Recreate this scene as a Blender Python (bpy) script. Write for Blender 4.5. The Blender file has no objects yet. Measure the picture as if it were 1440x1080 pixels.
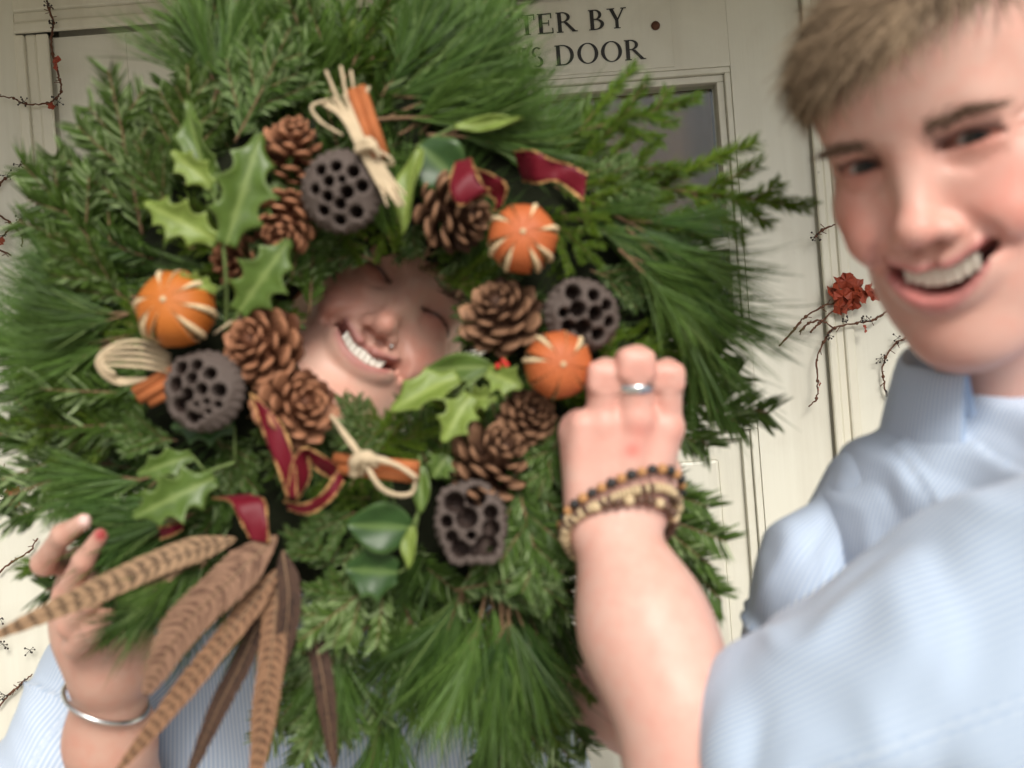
import bpy, bmesh, math, random
import numpy as np
from mathutils import Vector, Matrix, Euler
random.seed(7); rng = np.random.default_rng(7)
PI = math.pi; rad = math.radians
SC = bpy.context.scene; COL = SC.collection

# ------------------------------------------------------------------ camera, sky, sun, exposure
ROLL = rad(4.4); C0 = np.array([0, 0, 1.5]); FPX = 1400.0
RT = np.array([math.cos(ROLL), 0, -math.sin(ROLL)]); UP = np.array([math.sin(ROLL), 0, math.cos(ROLL)]); FW = np.array([0, 1.0, 0])
def P(px, py, d):
    return C0 + RT*((px-720)/FPX*d) + UP*((540-py)/FPX*d) + FW*d
cd = bpy.data.cameras.new('camera'); cam = bpy.data.objects.new('camera', cd); COL.objects.link(cam)
cd.lens = 35; cd.sensor_width = 36; cd.clip_start = 0.02; cd.clip_end = 500
cm = Matrix.Identity(4)
for i in range(3):
    cm[i][0] = RT[i]; cm[i][1] = UP[i]; cm[i][2] = -FW[i]; cm[i][3] = C0[i]
cam.matrix_world = cm
cd.dof.use_dof = True; cd.dof.focus_distance = 1.36; cd.dof.aperture_fstop = 4.3
SC.camera = cam

SUN_EL, SUN_AZ = rad(37), rad(14)          # azimuth: to the right of straight behind the camera
world = bpy.data.worlds.new('World'); SC.world = world; world.use_nodes = True
wn = world.node_tree.nodes; wl = world.node_tree.links
sky = wn.new('ShaderNodeTexSky'); sky.sky_type = 'NISHITA'; sky.sun_disc = False
sky.sun_elevation = SUN_EL; sky.sun_rotation = PI - SUN_AZ; sky.dust_density = 4.0; sky.air_density = 1.0
hs = wn.new('ShaderNodeHueSaturation'); hs.inputs['Saturation'].default_value = 0.10
wl.new(sky.outputs[0], hs.inputs['Color']); wl.new(hs.outputs[0], wn['Background'].inputs['Color'])
wn['Background'].inputs['Strength'].default_value = 0.065
sd = bpy.data.lights.new('sun', 'SUN'); sd.energy = 1.5; sd.angle = rad(22); sd.color = (1, 0.94, 0.85)
sun = bpy.data.objects.new('sun', sd); COL.objects.link(sun)
sdir = Vector((math.sin(SUN_AZ)*math.cos(SUN_EL), -math.cos(SUN_AZ)*math.cos(SUN_EL), math.sin(SUN_EL)))
sun.rotation_euler = sdir.to_track_quat('Z', 'Y').to_euler()
SC.view_settings.view_transform = 'Standard'; SC.view_settings.look = 'None'
SC.view_settings.gamma = 1; SC.view_settings.exposure = 1.0
SC.render.engine = 'CYCLES'; SC.cycles.use_denoising = True
SC.cycles.max_bounces = 6; SC.cycles.caustics_reflective = False; SC.cycles.caustics_refractive = False

# ------------------------------------------------------------------ materials
def s2l(*c):
    return tuple((x/255/12.92 if x/255 <= .04045 else ((x/255+.055)/1.055)**2.4) for x in c)
class Mat:
    """small node helper"""
    def __init__(s, name, col=(.5, .5, .5), rough=.6, spec=.4):
        s.m = bpy.data.materials.new(name); s.m.use_nodes = True
        s.n = s.m.node_tree.nodes; s.l = s.m.node_tree.links; s.b = s.n['Principled BSDF']
        s.set('Base Color', (*col, 1)); s.set('Roughness', rough); s.set('Specular IOR Level', spec)
    def set(s, k, v):
        s.b.inputs[k].default_value = v; return s
    def link(s, out, k): s.l.new(out, s.b.inputs[k]); return s
    def node(s, t, ins=None, **kw):
        n = s.n.new(t)
        for k, v in kw.items(): setattr(n, k, v)
        for k, v in (ins or {}).items():
            if isinstance(v, bpy.types.NodeSocket): s.l.new(v, n.inputs[k])
            else: n.inputs[k].default_value = v
        return n
    def coord(s, kind='Object'): return s.node('ShaderNodeTexCoord').outputs[kind]
    def noise(s, scale, detail=3, vec=None, dist=0):
        return s.node('ShaderNodeTexNoise', {'Vector': vec or s.coord(), 'Scale': scale, 'Detail': detail, 'Distortion': dist}).outputs['Fac']
    def ramp(s, fac, stops):
        r = s.node('ShaderNodeValToRGB', {'Fac': fac}); e = r.color_ramp.elements
        while len(e) < len(stops): e.new(.5)
        for i, (p, c) in enumerate(stops):
            e[i].position = p; e[i].color = (*c, 1) if len(c) == 3 else c
        return r.outputs['Color']
    def mix(s, fac, a, b, mode='MIX'):
        n = s.node('ShaderNodeMix', data_type='RGBA', blend_type=mode)
        for idx, v in ((0, fac), (6, a), (7, b)):
            if isinstance(v, bpy.types.NodeSocket): s.l.new(v, n.inputs[idx])
            else: n.inputs[idx].default_value = v if idx == 0 else (*v, 1)
        return n.outputs[2]
    def attr(s, name, out='Color'): return s.node('ShaderNodeAttribute', attribute_name=name).outputs[out]
    def bump(s, h, strength=.3, dist=.002):
        s.link(s.node('ShaderNodeBump', {'Height': h, 'Strength': strength, 'Distance': dist}).outputs[0], 'Normal'); return s
    def math(s, op, a, b=0.0):
        n = s.node('ShaderNodeMath', operation=op)
        for i, v in enumerate((a, b)):
            if isinstance(v, bpy.types.NodeSocket): s.l.new(v, n.inputs[i])
            else: n.inputs[i].default_value = v
        return n.outputs[0]

def paint(name, base, dirt=.5):
    m = Mat(name, base, .42, .4)
    v = m.coord()
    big = m.noise(2.2, 5, v); fine = m.noise(38, 4, v)
    c = m.mix(m.math('MULTIPLY', m.ramp(big, [(.35, (0,)*3), (.75, (1,)*3)]), .35), base, tuple(x*.86 for x in base))
    vo = m.node('ShaderNodeTexVoronoi', {'Vector': v, 'Scale': 26.0, 'Randomness': 1.0})
    patch = m.ramp(m.noise(3.1, 2, v), [(.5, (0,)*3), (.62, (1,)*3)])
    spot = m.ramp(vo.outputs['Distance'], [(.035, (1,)*3), (.06, (0,)*3)])
    c = m.mix(m.math('MULTIPLY', m.math('MULTIPLY', spot, patch), dirt), c, (.03, .025, .02))
    grime = m.ramp(m.noise(9, 6, v, 1.0), [(.52, (0,)*3), (.8, (1,)*3)])
    c = m.mix(m.math('MULTIPLY', grime, .22), c, (.40, .34, .25))
    sv_ = m.node('ShaderNodeMapping', {'Vector': v, 'Scale': (150.0, 150.0, 5.0)}).outputs[0]
    brush = m.noise(1.0, 4, sv_); streak = m.ramp(m.noise(.16, 5, sv_), [(.50, (0,)*3), (.78, (1,)*3)])
    c = m.mix(m.math('MULTIPLY', streak, .30), c, (.36, .31, .23)); c = m.mix(m.math('MULTIPLY', brush, .10), c, tuple(x*.7 for x in base))
    m.link(c, 'Base Color'); m.bump(m.math('ADD', fine, m.math('MULTIPLY', brush, 1.2)), .16, .002)
    m.link(m.math('ADD', m.math('MULTIPLY', fine, .25), .3), 'Roughness')
    return m.m
M_DOOR = paint('cream_door_paint', (.70, .68, .585), .8)
M_WALL = paint('cream_wall_paint', (.68, .66, .565), .6)
M_TRIM = paint('cream_trim_paint', (.69, .66, .55), .6)
def flat(name, col, rough=.6, spec=.4, nscale=0, namt=.25, bump=0, **kw):
    m = Mat(name, col, rough, spec)
    if nscale:
        n = m.noise(nscale, 4)
        m.link(m.mix(n, tuple(c*(1-namt) for c in col), tuple(min(1, c*(1+namt)) for c in col)), 'Base Color')
        if bump: m.bump(n, bump, .002)
    for k, v in kw.items(): m.set(k, v)
    return m.m
M_BLACK = flat('sign_paint_black', (.012, .011, .010), .4, .4, 60, .4)
M_GLASS = Mat('door_glass', (.02, .02, .018), .04, .6).m
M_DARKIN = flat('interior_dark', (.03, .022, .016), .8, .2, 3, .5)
M_CURT = flat('curtain_cloth', (.17, .085, .04), .9, .1, 12, .5)
M_STONE = flat('paving_stone', (.34, .32, .28), .85, .3, 14, .25, .4)
M_JOINT = flat('ground_earth', (.22, .20, .17), .9, .2, 8, .3)
M_VINE = flat('vine_bark', (.115, .052, .032), .75, .2, 160, .35, .3)
M_BERRY = flat('vine_berry', (.028, .02, .018), .4, .4)
def leafmat(name, a, b, rough=.4, scale=60, trans=0.0):
    m = Mat(name, a, rough, .4)
    n = m.noise(scale, 4); rnd = m.node('ShaderNodeObjectInfo').outputs['Random']
    c = m.mix(m.ramp(n, [(.35, (0,)*3), (.7, (1,)*3)]), a, b)
    c = m.mix(.5, c, m.mix(rnd, tuple(x*.55 for x in a), tuple(min(1, x*1.35) for x in b)))
    m.link(c, 'Base Color'); m.bump(n, .25, .001)
    return m.m
M_REDLEAF = leafmat('creeper_red_leaf', (.36, .055, .018), (.20, .03, .015), .5, 90)

# ------------------------------------------------------------------ object helpers
WM = {}
def put(o, parent=None, M=None):
    M = Matrix.Identity(4) if M is None else M
    COL.objects.link(o)
    if parent is not None:
        o.parent = parent; o.matrix_basis = WM[parent.name].inverted() @ M
    else: o.matrix_basis = M
    WM[o.name] = M.copy()
    return o
def mesh(name, V, F, mat=None, smooth=True, uv=None):
    me = bpy.data.meshes.new(name)
    V = np.asarray(V, dtype=np.float64).reshape(-1, 3)
    me.from_pydata(V.tolist(), [], [tuple(int(i) for i in f) for f in F] if not isinstance(F, np.ndarray) else F.tolist())
    if mat is not None:
        for mm in (mat if isinstance(mat, (list, tuple)) else [mat]): me.materials.append(mm)
    if smooth: me.polygons.foreach_set('use_smooth', [True]*len(me.polygons))
    me.update(); return me
def obj(name, me, parent=None, M=None, kind=None):
    o = bpy.data.objects.new(name, me); put(o, parent, M)
    if kind: o['kind'] = kind
    return o
def wobj(name, V, F, mat, parent=None, smooth=True, kind=None, origin=None):
    """mesh given in world coordinates; origin moved to its centre"""
    V = np.asarray(V, float); c = V.mean(0) if origin is None else np.asarray(origin, float)
    return obj(name, mesh(name, V-c, F, mat, smooth), parent, Matrix.Translation(c.tolist()), kind)
def thing(name, label, cat, loc=(0, 0, 0), group=None):
    o = bpy.data.objects.new(name, None); o.empty_display_size = .05
    put(o, None, Matrix.Translation(Vector([float(x) for x in loc]))); tag(o, label, cat, group); return o
def tag(o, label, cat=None, group=None):
    o['label'] = label
    if cat: o['category'] = cat
    if group: o['group'] = group
    return o
def vattr(me, name, data, kind='FLOAT_COLOR'):
    a = me.attributes.new(name, kind, 'POINT')
    d = np.asarray(data, np.float32)
    if kind == 'FLOAT_COLOR':
        d = np.concatenate([d, np.ones((len(d), 1), np.float32)], 1); a.data.foreach_set('color', d.ravel())
    else: a.data.foreach_set('value', d.ravel())
def unit(v): v = np.asarray(v, float); return v/ (np.linalg.norm(v)+1e-12)
def box(x0, x1, y0, y1, z0, z1, bev=.0):
    V, F = [], []
    if bev <= 0:
        V = [(x, y, z) for x in (x0, x1) for y in (y0, y1) for z in (z0, z1)]
        F = [(0, 1, 3, 2), (4, 6, 7, 5), (0, 4, 5, 1), (2, 3, 7, 6), (0, 2, 6, 4), (1, 5, 7, 3)]
        return V, F
    bm = bmesh.new(); bmesh.ops.create_cube(bm, size=1)
    for v in bm.verts: v.co = Vector(((x0+x1)/2+v.co.x*(x1-x0), (y0+y1)/2+v.co.y*(y1-y0), (z0+z1)/2+v.co.z*(z1-z0)))
    bmesh.ops.bevel(bm, geom=bm.edges[:], offset=bev, segments=2, profile=.5, affect='EDGES')
    bm.verts.index_update()
    V = [tuple(v.co) for v in bm.verts]; F = [tuple(v.index for v in f.verts) for f in bm.faces]; bm.free()
    return V, F
def wbox(name, mat, parent, *a, bev=.0, kind=None): return wobj(name, *box(*a, bev=bev), mat, parent, smooth=False, kind=kind)
def catmull(pts, n=6):
    p = np.asarray(pts, float)
    if len(p) < 3: return np.array([p[0]+(p[-1]-p[0])*t for t in np.linspace(0, 1, n+1)])
    p = np.vstack([2*p[0]-p[1], p, 2*p[-1]-p[-2]]); out = []
    for i in range(1, len(p)-2):
        for t in np.arange(n)/n:
            a, b, c, d = p[i-1:i+3]
            out.append(.5*((2*b)+(c-a)*t+(2*a-5*b+4*c-d)*t*t+(3*b-a-3*c+d)*t**3))
    out.append(p[-2]); return np.array(out)
def tube(path, r, n=6, jitter=0):
    path = np.asarray(path, float); m = len(path)
    r = np.full(m, r) if np.isscalar(r) else np.interp(np.linspace(0, 1, m), np.linspace(0, 1, len(r)), r)
    if jitter: r = r*(1+rng.uniform(-jitter, jitter, m))
    T = np.gradient(path, axis=0); V = []; ref = np.array([.13, -1, .21])
    for i in range(m):
        t = unit(T[i]); a = unit(np.cross(t, ref)); b = np.cross(t, a)
        for k in range(n):
            an = 2*PI*k/n; V.append(path[i]+(a*math.cos(an)+b*math.sin(an))*r[i])
    F = [(i*n+k, i*n+(k+1) % n, (i+1)*n+(k+1) % n, (i+1)*n+k) for i in range(m-1) for k in range(n)]
    F += [tuple(range(n))[::-1], tuple((m-1)*n+k for k in range(n))]
    return V, F
def join(parts):
    V, F = [], []
    for v, f in parts:
        o = len(V); V += [tuple(x) for x in v]; F += [tuple(i+o for i in q) for q in f]
    return V, F
def ball(c, r, n=8, m=6):
    c = np.asarray(c, float); r = np.full(3, r) if np.isscalar(r) else np.asarray(r)
    V = [c+r*(0, 0, 1)]
    for i in range(1, m):
        for k in range(n):
            a, b = PI*i/m, 2*PI*k/n; V.append(c+r*(math.sin(a)*math.cos(b), math.sin(a)*math.sin(b), math.cos(a)))
    V.append(c-r*(0, 0, 1)); F = [(0, 1+k, 1+(k+1) % n) for k in range(n)]
    F += [(1+i*n+k, 1+(i+1)*n+k, 1+(i+1)*n+(k+1) % n, 1+i*n+(k+1) % n) for i in range(m-2) for k in range(n)]
    L = len(V)-1; F += [(L, 1+(m-2)*n+(k+1) % n, 1+(m-2)*n+k) for k in range(n)]
    return V, F

# ------------------------------------------------------------------ signed-distance sculpting
class Grid:
    def __init__(s, lo, hi, h):
        s.lo = np.asarray(lo, float); s.h = h
        s.n = np.maximum(2, np.ceil((np.asarray(hi)-s.lo)/h).astype(int)+1)
        s.F = np.full(s.n, 1.0, np.float32)
    def sub_(s, lo, hi):
        a = np.clip(np.floor((np.asarray(lo)-s.lo)/s.h).astype(int), 0, s.n); b = np.clip(np.ceil((np.asarray(hi)-s.lo)/s.h).astype(int)+1, 0, s.n)
        sl = tuple(slice(int(a[i]), int(b[i])) for i in range(3))
        ax = [(s.lo[i]+s.h*np.arange(a[i], b[i])).astype(np.float32) for i in range(3)]
        return sl, (ax[0][:, None, None], ax[1][None, :, None], ax[2][None, None, :])
    def apply(s, fn, lo, hi, k, op):
        pad = k*1.2+3*s.h
        sl, X = s.sub_(np.asarray(lo)-pad, np.asarray(hi)+pad)
        A = s.F[sl]
        if A.size == 0: return
        d = fn(X)
        if op == 'add':
            h = np.clip(.5+.5*(A-d)/max(k, 1e-6), 0, 1); s.F[sl] = A*(1-h)+d*h-k*h*(1-h)
        else:
            h = np.clip(.5-.5*(A+d)/max(k, 1e-6), 0, 1); s.F[sl] = A*(1-h)-d*h+k*h*(1-h)
    def cone(s, a, b, ra, rb, k=.01, op='add', sq=None):
        a = np.asarray(a, float); b = np.asarray(b, float); ab = b-a; L = float(ab@ab)+1e-12; R = max(ra, rb)
        def fn(X):
            p = [X[i]-a[i] for i in range(3)]
            t = np.clip((p[0]*ab[0]+p[1]*ab[1]+p[2]*ab[2])/L, 0, 1)
            q = [p[i]-t*ab[i] for i in range(3)]
            d2 = q[0]**2+q[1]**2+q[2]**2
            if sq is not None:      # flatten along direction sq[0] by factor sq[1]
                n, f = sq; dn = q[0]*n[0]+q[1]*n[1]+q[2]*n[2]; d2 = d2+dn*dn*(f*f-1)
            return np.sqrt(d2)-(ra+(rb-ra)*t)
        s.apply(fn, np.minimum(a, b)-R, np.maximum(a, b)+R, k, op); return s
    def ell(s, c, r, k=.01, op='add', rot=None):
        c = np.asarray(c, float); r = np.asarray(r, float); R = r.max() if rot is not None else r
        def fn(X):
            p = [X[i]-c[i] for i in range(3)]
            if rot is not None:
                p = [p[0]*rot[0][j]+p[1]*rot[1][j]+p[2]*rot[2][j] for j in range(3)]
            k0 = np.sqrt(sum((p[i]/r[i])**2 for i in range(3))); k1 = np.sqrt(sum((p[i]/r[i]**2)**2 for i in range(3)))+1e-9
            return k0*(k0-1)/k1
        s.apply(fn, c-R, c+R, k, op); return s
    def rbox(s, c, ax, hs, r, k):
        c = np.asarray(c, float)
        def fn(X):
            p = [X[i]-c[i] for i in range(3)]
            q = [np.abs(p[0]*a[0]+p[1]*a[1]+p[2]*a[2])-h for a, h in zip(ax, hs)]
            return np.sqrt(sum(np.maximum(v, 0)**2 for v in q))+np.minimum(np.maximum(np.maximum(q[0], q[1]), q[2]), 0)-r
        R = float(np.linalg.norm(hs))+r
        s.apply(fn, c-R, c+R, k, 'add'); return s
    def chain(s, pts, rs, k=.01, op='add', sq=None):
        for i in range(len(pts)-1): s.cone(pts[i], pts[i+1], rs[i], rs[i+1], k, op, sq)
        return s
    def nets(s):
        F = s.F; n = s.n; ins = F < 0
        cnt = np.zeros(n-1, np.int8)
        C = [(i, j, k) for i in (0, 1) for j in (0, 1) for k in (0, 1)]
        sl = lambda c: tuple(slice(c[i], n[i]-1+c[i]) for i in range(3))
        for c in C: cnt += ins[sl(c)]
        act = np.argwhere((cnt > 0) & (cnt < 8))
        idx = np.full(n-1, -1, np.int64); idx[tuple(act.T)] = np.arange(len(act))
        acc = np.zeros((len(act), 3)); num = np.zeros(len(act))
        val = {c: F[act[:, 0]+c[0], act[:, 1]+c[1], act[:, 2]+c[2]].astype(float) for c in C}
        for c in C:
            for ax in range(3):
                if c[ax]: continue
                c2 = list(c); c2[ax] = 1; c2 = tuple(c2); a, b = val[c], val[c2]
                m = (a < 0) != (b < 0); t = np.where(m, a/(a-b+1e-20*(a == b)), 0)
                pt = np.tile(np.array(c, float), (len(act), 1)); pt[:, ax] = t
                acc[m] += pt[m]; num[m] += 1
        V = (act+acc/num[:, None])*s.h+s.lo
        Q = []
        for ax in range(3):
            u, w = (ax+1) % 3, (ax+2) % 3
            a = [slice(1, n[i]-1) for i in range(3)]; a[ax] = slice(0, n[ax]-1); b = list(a); b[ax] = slice(1, n[ax])
            A, B = ins[tuple(a)], ins[tuple(b)]
            e = np.argwhere(A != B); off = np.ones(3, int); off[ax] = 0; e = e+off
            fl = ins[tuple(e.T)]
            def at(du, dw):
                q = e.copy(); q[:, u] += du; q[:, w] += dw; return idx[tuple(q.T)]
            q = np.stack([at(-1, -1), at(0, -1), at(0, 0), at(-1, 0)], 1)
            q[~fl] = q[~fl][:, ::-1]; Q.append(q)
        return V, np.concatenate(Q)
def relax(V, Q, it=2, lam=.5):
    E = np.concatenate([Q[:, [0, 1]], Q[:, [1, 2]], Q[:, [2, 3]], Q[:, [3, 0]]])
    for _ in range(it):
        S = np.zeros_like(V); N = np.zeros(len(V))
        for a, b in ((0, 1), (1, 0)):
            for k in range(3): S[:, k] += np.bincount(E[:, a], V[E[:, b], k], len(V))
            N += np.bincount(E[:, a], minlength=len(V))
        V = V+(S/N[:, None]-V)*lam
    return V
def vnormals(V, Q):
    n = np.cross(V[Q[:, 2]]-V[Q[:, 0]], V[Q[:, 3]]-V[Q[:, 1]]); N = np.zeros_like(V)
    for c in range(4):
        for k in range(3): N[:, k] += np.bincount(Q[:, c], n[:, k], len(V))
    return N/(np.linalg.norm(N, axis=1, keepdims=True)+1e-12)
def wav(V, f, seed):
    """cheap smooth pseudo-noise in [-1,1]"""
    r = np.random.default_rng(seed); o = 0
    for i in range(5):
        d = r.normal(size=3); d /= np.linalg.norm(d); o = o+np.sin((V@d)*f*r.uniform(.6, 1.7)+r.uniform(0, 6.3)+1.3*np.sin((V@r.normal(size=3))*f*.5+r.uniform(0, 6)))
    return o/3.2
def gauss(V, c, s): return np.exp(-((V-np.asarray(c))**2).sum(1)/(2*s*s))

# ------------------------------------------------------------------ setting: ground, house wall, canopy
def struct(o): o['kind'] = 'structure'; return o
g = 150.0
struct(wobj('ground', [(-g, -g, 0), (g, -g, 0), (g, g, 0), (-g, g, 0)], [(0, 1, 2, 3)], M_STONE, smooth=False))
DX0, DX1, DZ = -.606, .4425, 2.035
wall = thing('house_wall', 'cream painted house wall around the panelled front door', 'wall', (0, 1.5, 0))
wbox('wall_section', M_WALL, wall, -4, DX0-.05, 1.395, 1.65, 0, 3.2)
wbox('wall_section', M_WALL, wall, DX1+.04, 4, 1.395, 1.65, 0, 3.2)
wbox('wall_section', M_WALL, wall, DX0-.05, DX1+.04, 1.395, 1.65, DZ+.05, 3.2)
can = thing('porch_canopy', 'cream flat porch canopy over the front door', 'canopy', (0, .9, 2.36))
wbox('roof_slab', M_TRIM, can, -1.9, 1.75, .60, 1.393, 2.20, 2.30, bev=.006)
wbox('fascia', M_TRIM, can, -1.92, 1.77, .57, .598, 2.13, 2.32, bev=.004)
for x in (-1.3, 1.12):
    V, F = tube(np.array([(x, 1.37, 1.80), (x, 1.25, 1.98), (x, 1.05, 2.15), (x, .8, 2.19)]), .025, 8); wobj('bracket', V, F, M_TRIM, can)
# door frame
fr = thing('door_frame', 'cream moulded architrave framing the front door', 'door frame', (-.08, 1.39, 0))
def architrave(x0, x1, z0, z1, side):
    """stepped moulding profile: three strips of rising depth"""
    if side == 'v':
        w = x1-x0
        for i, (a, b, y) in enumerate(((0, .30, 1.386), (.301, .62, 1.391), (.621, 1, 1.388))):
            wbox('moulding', M_TRIM, fr, x0+a*w, x0+b*w, y, 1.394, z0, z1, bev=.003)
    else:
        w = z1-z0
        for i, (a, b, y) in enumerate(((0, .30, 1.386), (.301, .62, 1.391), (.621, 1, 1.388))):
            wbox('moulding', M_TRIM, fr, x0, x1, y, 1.394, z0+a*w, z0+b*w, bev=.003)
architrave(DX0-.05, DX0-.0025, 0, DZ+.003, 'v')
architrave(DX1+.0015, DX1+.040, 0, DZ+.003, 'v')
architrave(DX0-.05, DX1+.040, DZ+.005, DZ+.055, 'h')
wbox('jamb', M_TRIM, fr, DX0-.05, DX0-.0006, 1.404, 1.5, 0, DZ+.002); wbox('jamb', M_TRIM, fr, DX1+.0006, DX1+.04, 1.404, 1.5, 0, DZ+.002)
wbox('jamb', M_TRIM, fr, DX0, DX1, 1.42, 1.5, DZ+.004, DZ+.05)
# panelled door
door = thing('front_door', 'cream panelled front door with glazed upper half and lettered top rail', 'door', (-.08, 1.42, 0))
GX1, GX0, GZ1, GZ0 = .3405, -.5045, 1.923, 1.535
yF, yB = 1.40, 1.445
wbox('stile', M_DOOR, door, DX0, GX0, yF, yB, .01, DZ, bev=.0005); wbox('stile', M_DOOR, door, GX1, DX1, yF, yB, .01, DZ, bev=.0005)
for z0, z1 in ((GZ1, DZ), (1.421, GZ0), (.86, .976), (.01, .22)):
    wbox('rail', M_DOOR, door, GX0+.0001, GX1-.0001, yF+.0004, yB-.001, z0, z1, bev=.0004)
def bead(x0, x1, z0, z1, w, name='panel_moulding', y=yF):
    parts = []
    for k, (o, ww, yy) in enumerate(((0, w*.45, y+.002), (w*.46, w*.54, y+.009))):
        a, b, c, d = x0+o, x1-o, z0+o, z1-o
        parts += [box(a, b, yy, yB-.002, c, c+ww, .0015), box(a, b, yy, yB-.002, d-ww, d, .0015),
                  box(a, a+ww, yy+.0003, yB-.0023, c+ww, d-ww, .0015), box(b-ww, b, yy+.0003, yB-.0023, c+ww, d-ww, .0015)]
    V, F = join(parts); wobj(name, V, F, M_DOOR, door, smooth=False)
bead(GX0, GX1, GZ0, GZ1, .019, 'glazing_bead')
gm = Mat('door_glass_pane', (.9, .95, .93), .01, .5)
g1 = gm.node('ShaderNodeBsdfTransparent', {'Color': (.93, .95, .93, 1)}); g2 = gm.node('ShaderNodeBsdfGlossy', {'Roughness': .03})
g3 = gm.node('ShaderNodeMixShader', {0: .022, 1: g1.outputs[0], 2: g2.outputs[0]}); gm.l.new(g3.outputs[0], gm.n['Material Output'].inputs['Surface'])
wbox('glass_pane', gm.m, door, GX0+.0195, GX1-.0195, yF+.022, yF+.026, GZ0+.0195, GZ1-.0195)
wbox('glazing_bar', M_DOOR, door, GX0+.0195, GX1-.0195, yF+.004, yF+.021, 1.666, 1.684, bev=.003)
wbox('glazing_bar', M_DOOR, door, -.091, -.073, yF+.0045, yF+.0215, GZ0+.02, 1.665, bev=.003)
wbox('glazing_bar', M_DOOR, door, -.091, -.073, yF+.0045, yF+.0215, 1.685, GZ1-.02, bev=.003)
for z0, z1 in ((.976, 1.421), (.22, .86)):
    bead(GX0, GX1, z0, z1, .022)
    wbox('panel', M_DOOR, door, GX0+.021, GX1-.021, yF+.020, yB-.004, z0+.021, z1-.021)
    wbox('raised_field', M_DOOR, door, GX0+.056, GX1-.056, yF+.012, yF+.0198, z0+.05, z1-.05, bev=.005)
cv = [(x, 1.50+.016*math.sin(x*62)+.006*math.sin(x*23), z) for x in np.linspace(-.10, .335, 60) for z in (1.3, 2.0)]
obj_c = wobj('curtain', cv, [(2*i, 2*i+2, 2*i+3, 2*i+1) for i in range(59)], M_CURT); tag(obj_c, 'brown curtain hanging behind the door glass', 'curtain')
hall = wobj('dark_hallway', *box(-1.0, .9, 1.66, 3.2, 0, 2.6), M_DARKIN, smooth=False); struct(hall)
# lettered board on the top rail
board = wbox('sign_board', M_DOOR, door, -.426, .262, yF-.0015, yF+.0005, GZ1+.004, DZ-.003, bev=.0008)
tag(board, 'cream board with black serif lettering on the top rail')
def glyph(ch):
    q = []   # list of (V,F) in unit cap height, x from 0
    def rect(x0, x1, z0, z1): q.append(([(x0, z0), (x1, z0), (x1, z1), (x0, z1)], [(0, 1, 2, 3)]))
    def quad(*p): q.append((list(p), [(0, 1, 2, 3)]))
    def ring(cx, cz, rx, rz, tx, tz, a0=0, a1=360, n=28):
        V = []
        for i in range(n+1):
            a = rad(a0+(a1-a0)*i/n); V += [(cx+rx*math.cos(a), cz+rz*math.sin(a)), (cx+(rx-tx)*math.cos(a), cz+(rz-tz)*math.sin(a))]
        q.append((V, [(2*i, 2*i+2, 2*i+3, 2*i+1) for i in range(n)]))
    def stem(x, w=.19, s=.07):
        rect(x, x+w, 0, 1); rect(x-s, x+w+s, 0, .05); rect(x-s, x+w+s, .95, 1)
    if ch == 'E':
        stem(.08); rect(.2, .72, .94, 1); rect(.2, .78, 0, .06); rect(.2, .58, .49, .55); rect(.66, .72, .74, 1); rect(.72, .78, 0, .26); rect(.54, .59, .38, .66); w = .86
    elif ch in 'RB':
        stem(.08); ring(.32, .745, .38 if ch == 'R' else .34, .255, .16, .055, -90, 90); rect(.2, .32, .945, 1); rect(.2, .34, .49, .545)
        if ch == 'R': quad((.36, .5), (.54, .5), (.98, .02), (.78, .02)); rect(.76, 1.04, 0, .05); w = 1.05
        else: ring(.34, .27, .42, .27, .18, .055, -90, 90); rect(.2, .34, 0, .055); w = .84
    elif ch == 'Y':
        rect(.40, .57, 0, .45); rect(.32, .65, 0, .05); quad((.12, 1), (.0+.32, 1), (.57, .42), (.40, .40)); quad((.80, 1), (.88, 1), (.57, .42), (.48, .42)); rect(.02, .40, .95, 1); rect(.70, .98, .95, 1); w = 1.0
    elif ch == 'D':
        stem(.08); ring(.40, .5, .54, .5, .18, .055, -90, 90); rect(.2, .42, 0, .055); rect(.2, .42, .945, 1); w = 1.02
    elif ch == 'O': ring(.54, .5, .52, .52, .18, .05); w = 1.1
    elif ch == 'T': stem(.36); rect(.04, .85, .94, 1); rect(.04, .09, .72, 1); rect(.80, .85, .72, 1); w = .9
    elif ch == 'N':
        rect(.12, .19, 0, 1); rect(.80, .87, 0, 1); quad((.08, 1), (.28, 1), (.87, 0), (.74, 0)); rect(.02, .29, 0, .05); rect(.70, .97, .95, 1); rect(0, .2, .95, 1); w = 1.02
    elif ch == 'H': stem(.08); stem(.66); rect(.2, .7, .48, .54); w = 1.0
    elif ch == 'I': stem(.08); w = .42
    elif ch == 'S': ring(.32, .74, .26, .26, .13, .07, 40, 250); ring(.32, .27, .28, .27, .14, .07, -140, 80); w = .64
    return q, w
def lettering(text, x_right, z, cap):
    items = []; x = 0
    for ch in text:
        if ch == ' ': x += .48; continue
        q, w = glyph(ch); items.append((ch, q, x)); x += w+.07
    total = x-.07
    for ch, q, x0 in items:
        V, F = [], []
        for i, (v, f) in enumerate(q):
            o = len(V)
            for (a, b) in v: V.append((x_right-total*cap+(x0+a)*cap, yF-.0022-i*.00012, z+b*cap))
            F += [tuple(k+o for k in ff) for ff in f]
        l = wobj('letter', V, F, M_BLACK, board, smooth=False)
lettering('ENTER BY', .2005, 1.9865, .0285)
lettering('THIS DOOR', .223, 1.9405, .0285)
V, F = tube(np.array([(.2395, yF-.004, 1.986), (.2395, yF-.001, 1.986)]), .0062, 12); wobj('screw_head', V, F, M_VINE, board)

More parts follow.
